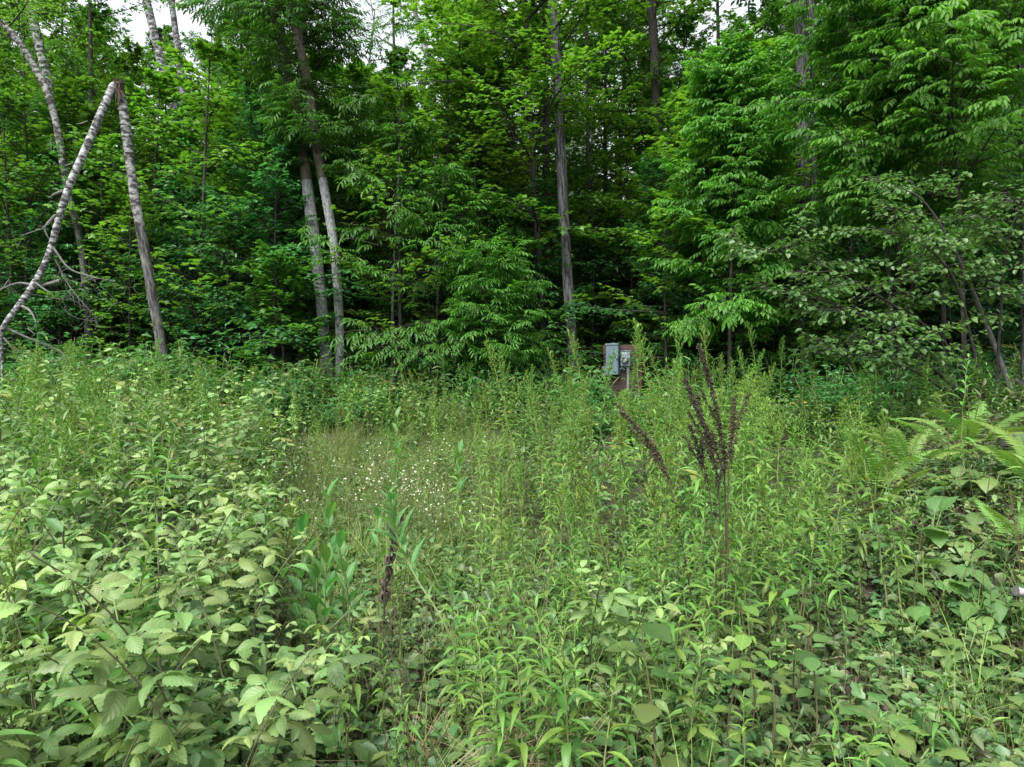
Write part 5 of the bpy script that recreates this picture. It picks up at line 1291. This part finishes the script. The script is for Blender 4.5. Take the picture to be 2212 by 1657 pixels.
part('cover', 'can', mc, [dict(c=(0, -.131, .160), size=(.205, .008, .31), bev=.003)])
part('rain_cap', 'can', mc, [dict(c=(0, -.068, .336), size=(.225, .145, .012), bev=.004), dict(c=(0, -.05, .346), size=(.07, .05, .012), bev=.004)])
part('hub_plate', 'can', mc, [dict(c=(-.02, -.06, -.012), size=(.10, .07, .02), bev=.005)])
def cyl(r0, r1, y0, y1, cxx, czz, mat_=0, sides=28):
    def f(g):
        p = np.array([(cxx, y0, czz), (cxx, y0 + (y1 - y0) * .5, czz), (cxx, y1, czz)]); tube(g, p, [r0, (r0 + r1) / 2, r1], sides, mat=mat_)
    return f
part('ring', 'can', mc, [cyl(.094, .092, -.133, -.150, .005, .155)], smooth=True)
part('glass', 'glass', mc, [cyl(.080, .078, -.150, -.225, .005, .155), cyl(.078, .066, -.225, -.238, .005, .155)], smooth=True)
part('dial_face', 'face', mc, [cyl(.060, .060, -.236, -.2395, .005, .155)], smooth=False)
part('display', 'black', mc, [dict(c=(.005, -.241, .175), size=(.062, .004, .018), bev=.001)])
part('sticker', 'white', mc, [dict(c=(-.055 + .022 * k, -.1362, .283), size=(.017 if k != 2 else .012, .002, .026 if k % 2 else .022)) for k in range(4)])
cond = thing_on('conduit_pipe', .19, -.07, .0, 'pale grey conduit pipe running down below the meter box', 'pipe')
def pipe(r, pts):
    def f(g): tube(g, spline(pts, 20), r, 16)
    return f
part('pipe', 'pvc', cond, [pipe(.030, [(0, 0, -.05), (0, 0, .7), (0, 0, 1.50)])], smooth=True)
part('coupling', 'pvc', cond, [pipe(.037, [(0, 0, 1.48), (0, 0, 1.54), (0, 0, 1.583)])], smooth=True)
jb = thing_on('outlet_box', -.345, -.014, 1.36, 'small weathered grey outlet box beside the breaker panel', 'outlet box')
part('body', 'can', jb, [dict(c=(0, -.045, .11), size=(.11, .085, .21), bev=.01)])
part('lid', 'can', jb, [dict(c=(0, -.094, .13), size=(.118, .012, .18), bev=.005, rot=np.array(((1, 0, 0), (0, math.cos(.12), -math.sin(.12)), (0, math.sin(.12), math.cos(.12)))))])
cb = thing_on('cable_conduit_pipe', .03, -.04, 1.51, 'short white conduit elbow joining panel and meter box', 'pipe')
part('elbow', 'pvc', cb, [pipe(.024, [(-.06, 0, .0), (-.02, 0, .02), (.03, 0, .03), (.08, 0, .0)])], smooth=True)

# ------------------------------------------------------------------ odds and ends: logs, stone, marker
def log(name, label, pts, r, m_, seed, cat='log'):
    p = spline([P(*q) for q in pts], 20); c = p.mean(0); o = root(name, (c[0], c[1], c[2]), label=label, cat=cat)
    g = Geo(); tube(g, p, np.linspace(r, r * .85, 20), 14, rough=.2, seed=seed); g.obj('wood', [M[m_]], o, c)
    g = Geo(); tube(g, np.array([p[0] - (p[1] - p[0]) * .08, p[0]]), [r * .86, r * .98], 14); g.obj('cut_end', [M['birchlow']], o, c)
log('fallen_log', 'pale weathered log end lying at the right border near burdock', [(2194, 1276, 3.55), (2225, 1285, 3.55), (2300, 1310, 3.5)], .026, 'deadwood', 21)
log('mossy_log', 'grey log half hidden behind the ferns at the border', [(2172, 952, 6.6), (2215, 945, 6.9), (2300, 935, 7.4)], .06, 'birchlow', 22)
log('leaning_log', 'pale fallen branch lying under the hazel bush by the border', [(2192, 822, 9.2), (2215, 836, 9.1), (2270, 870, 9)], .035, 'birchlow', 23)
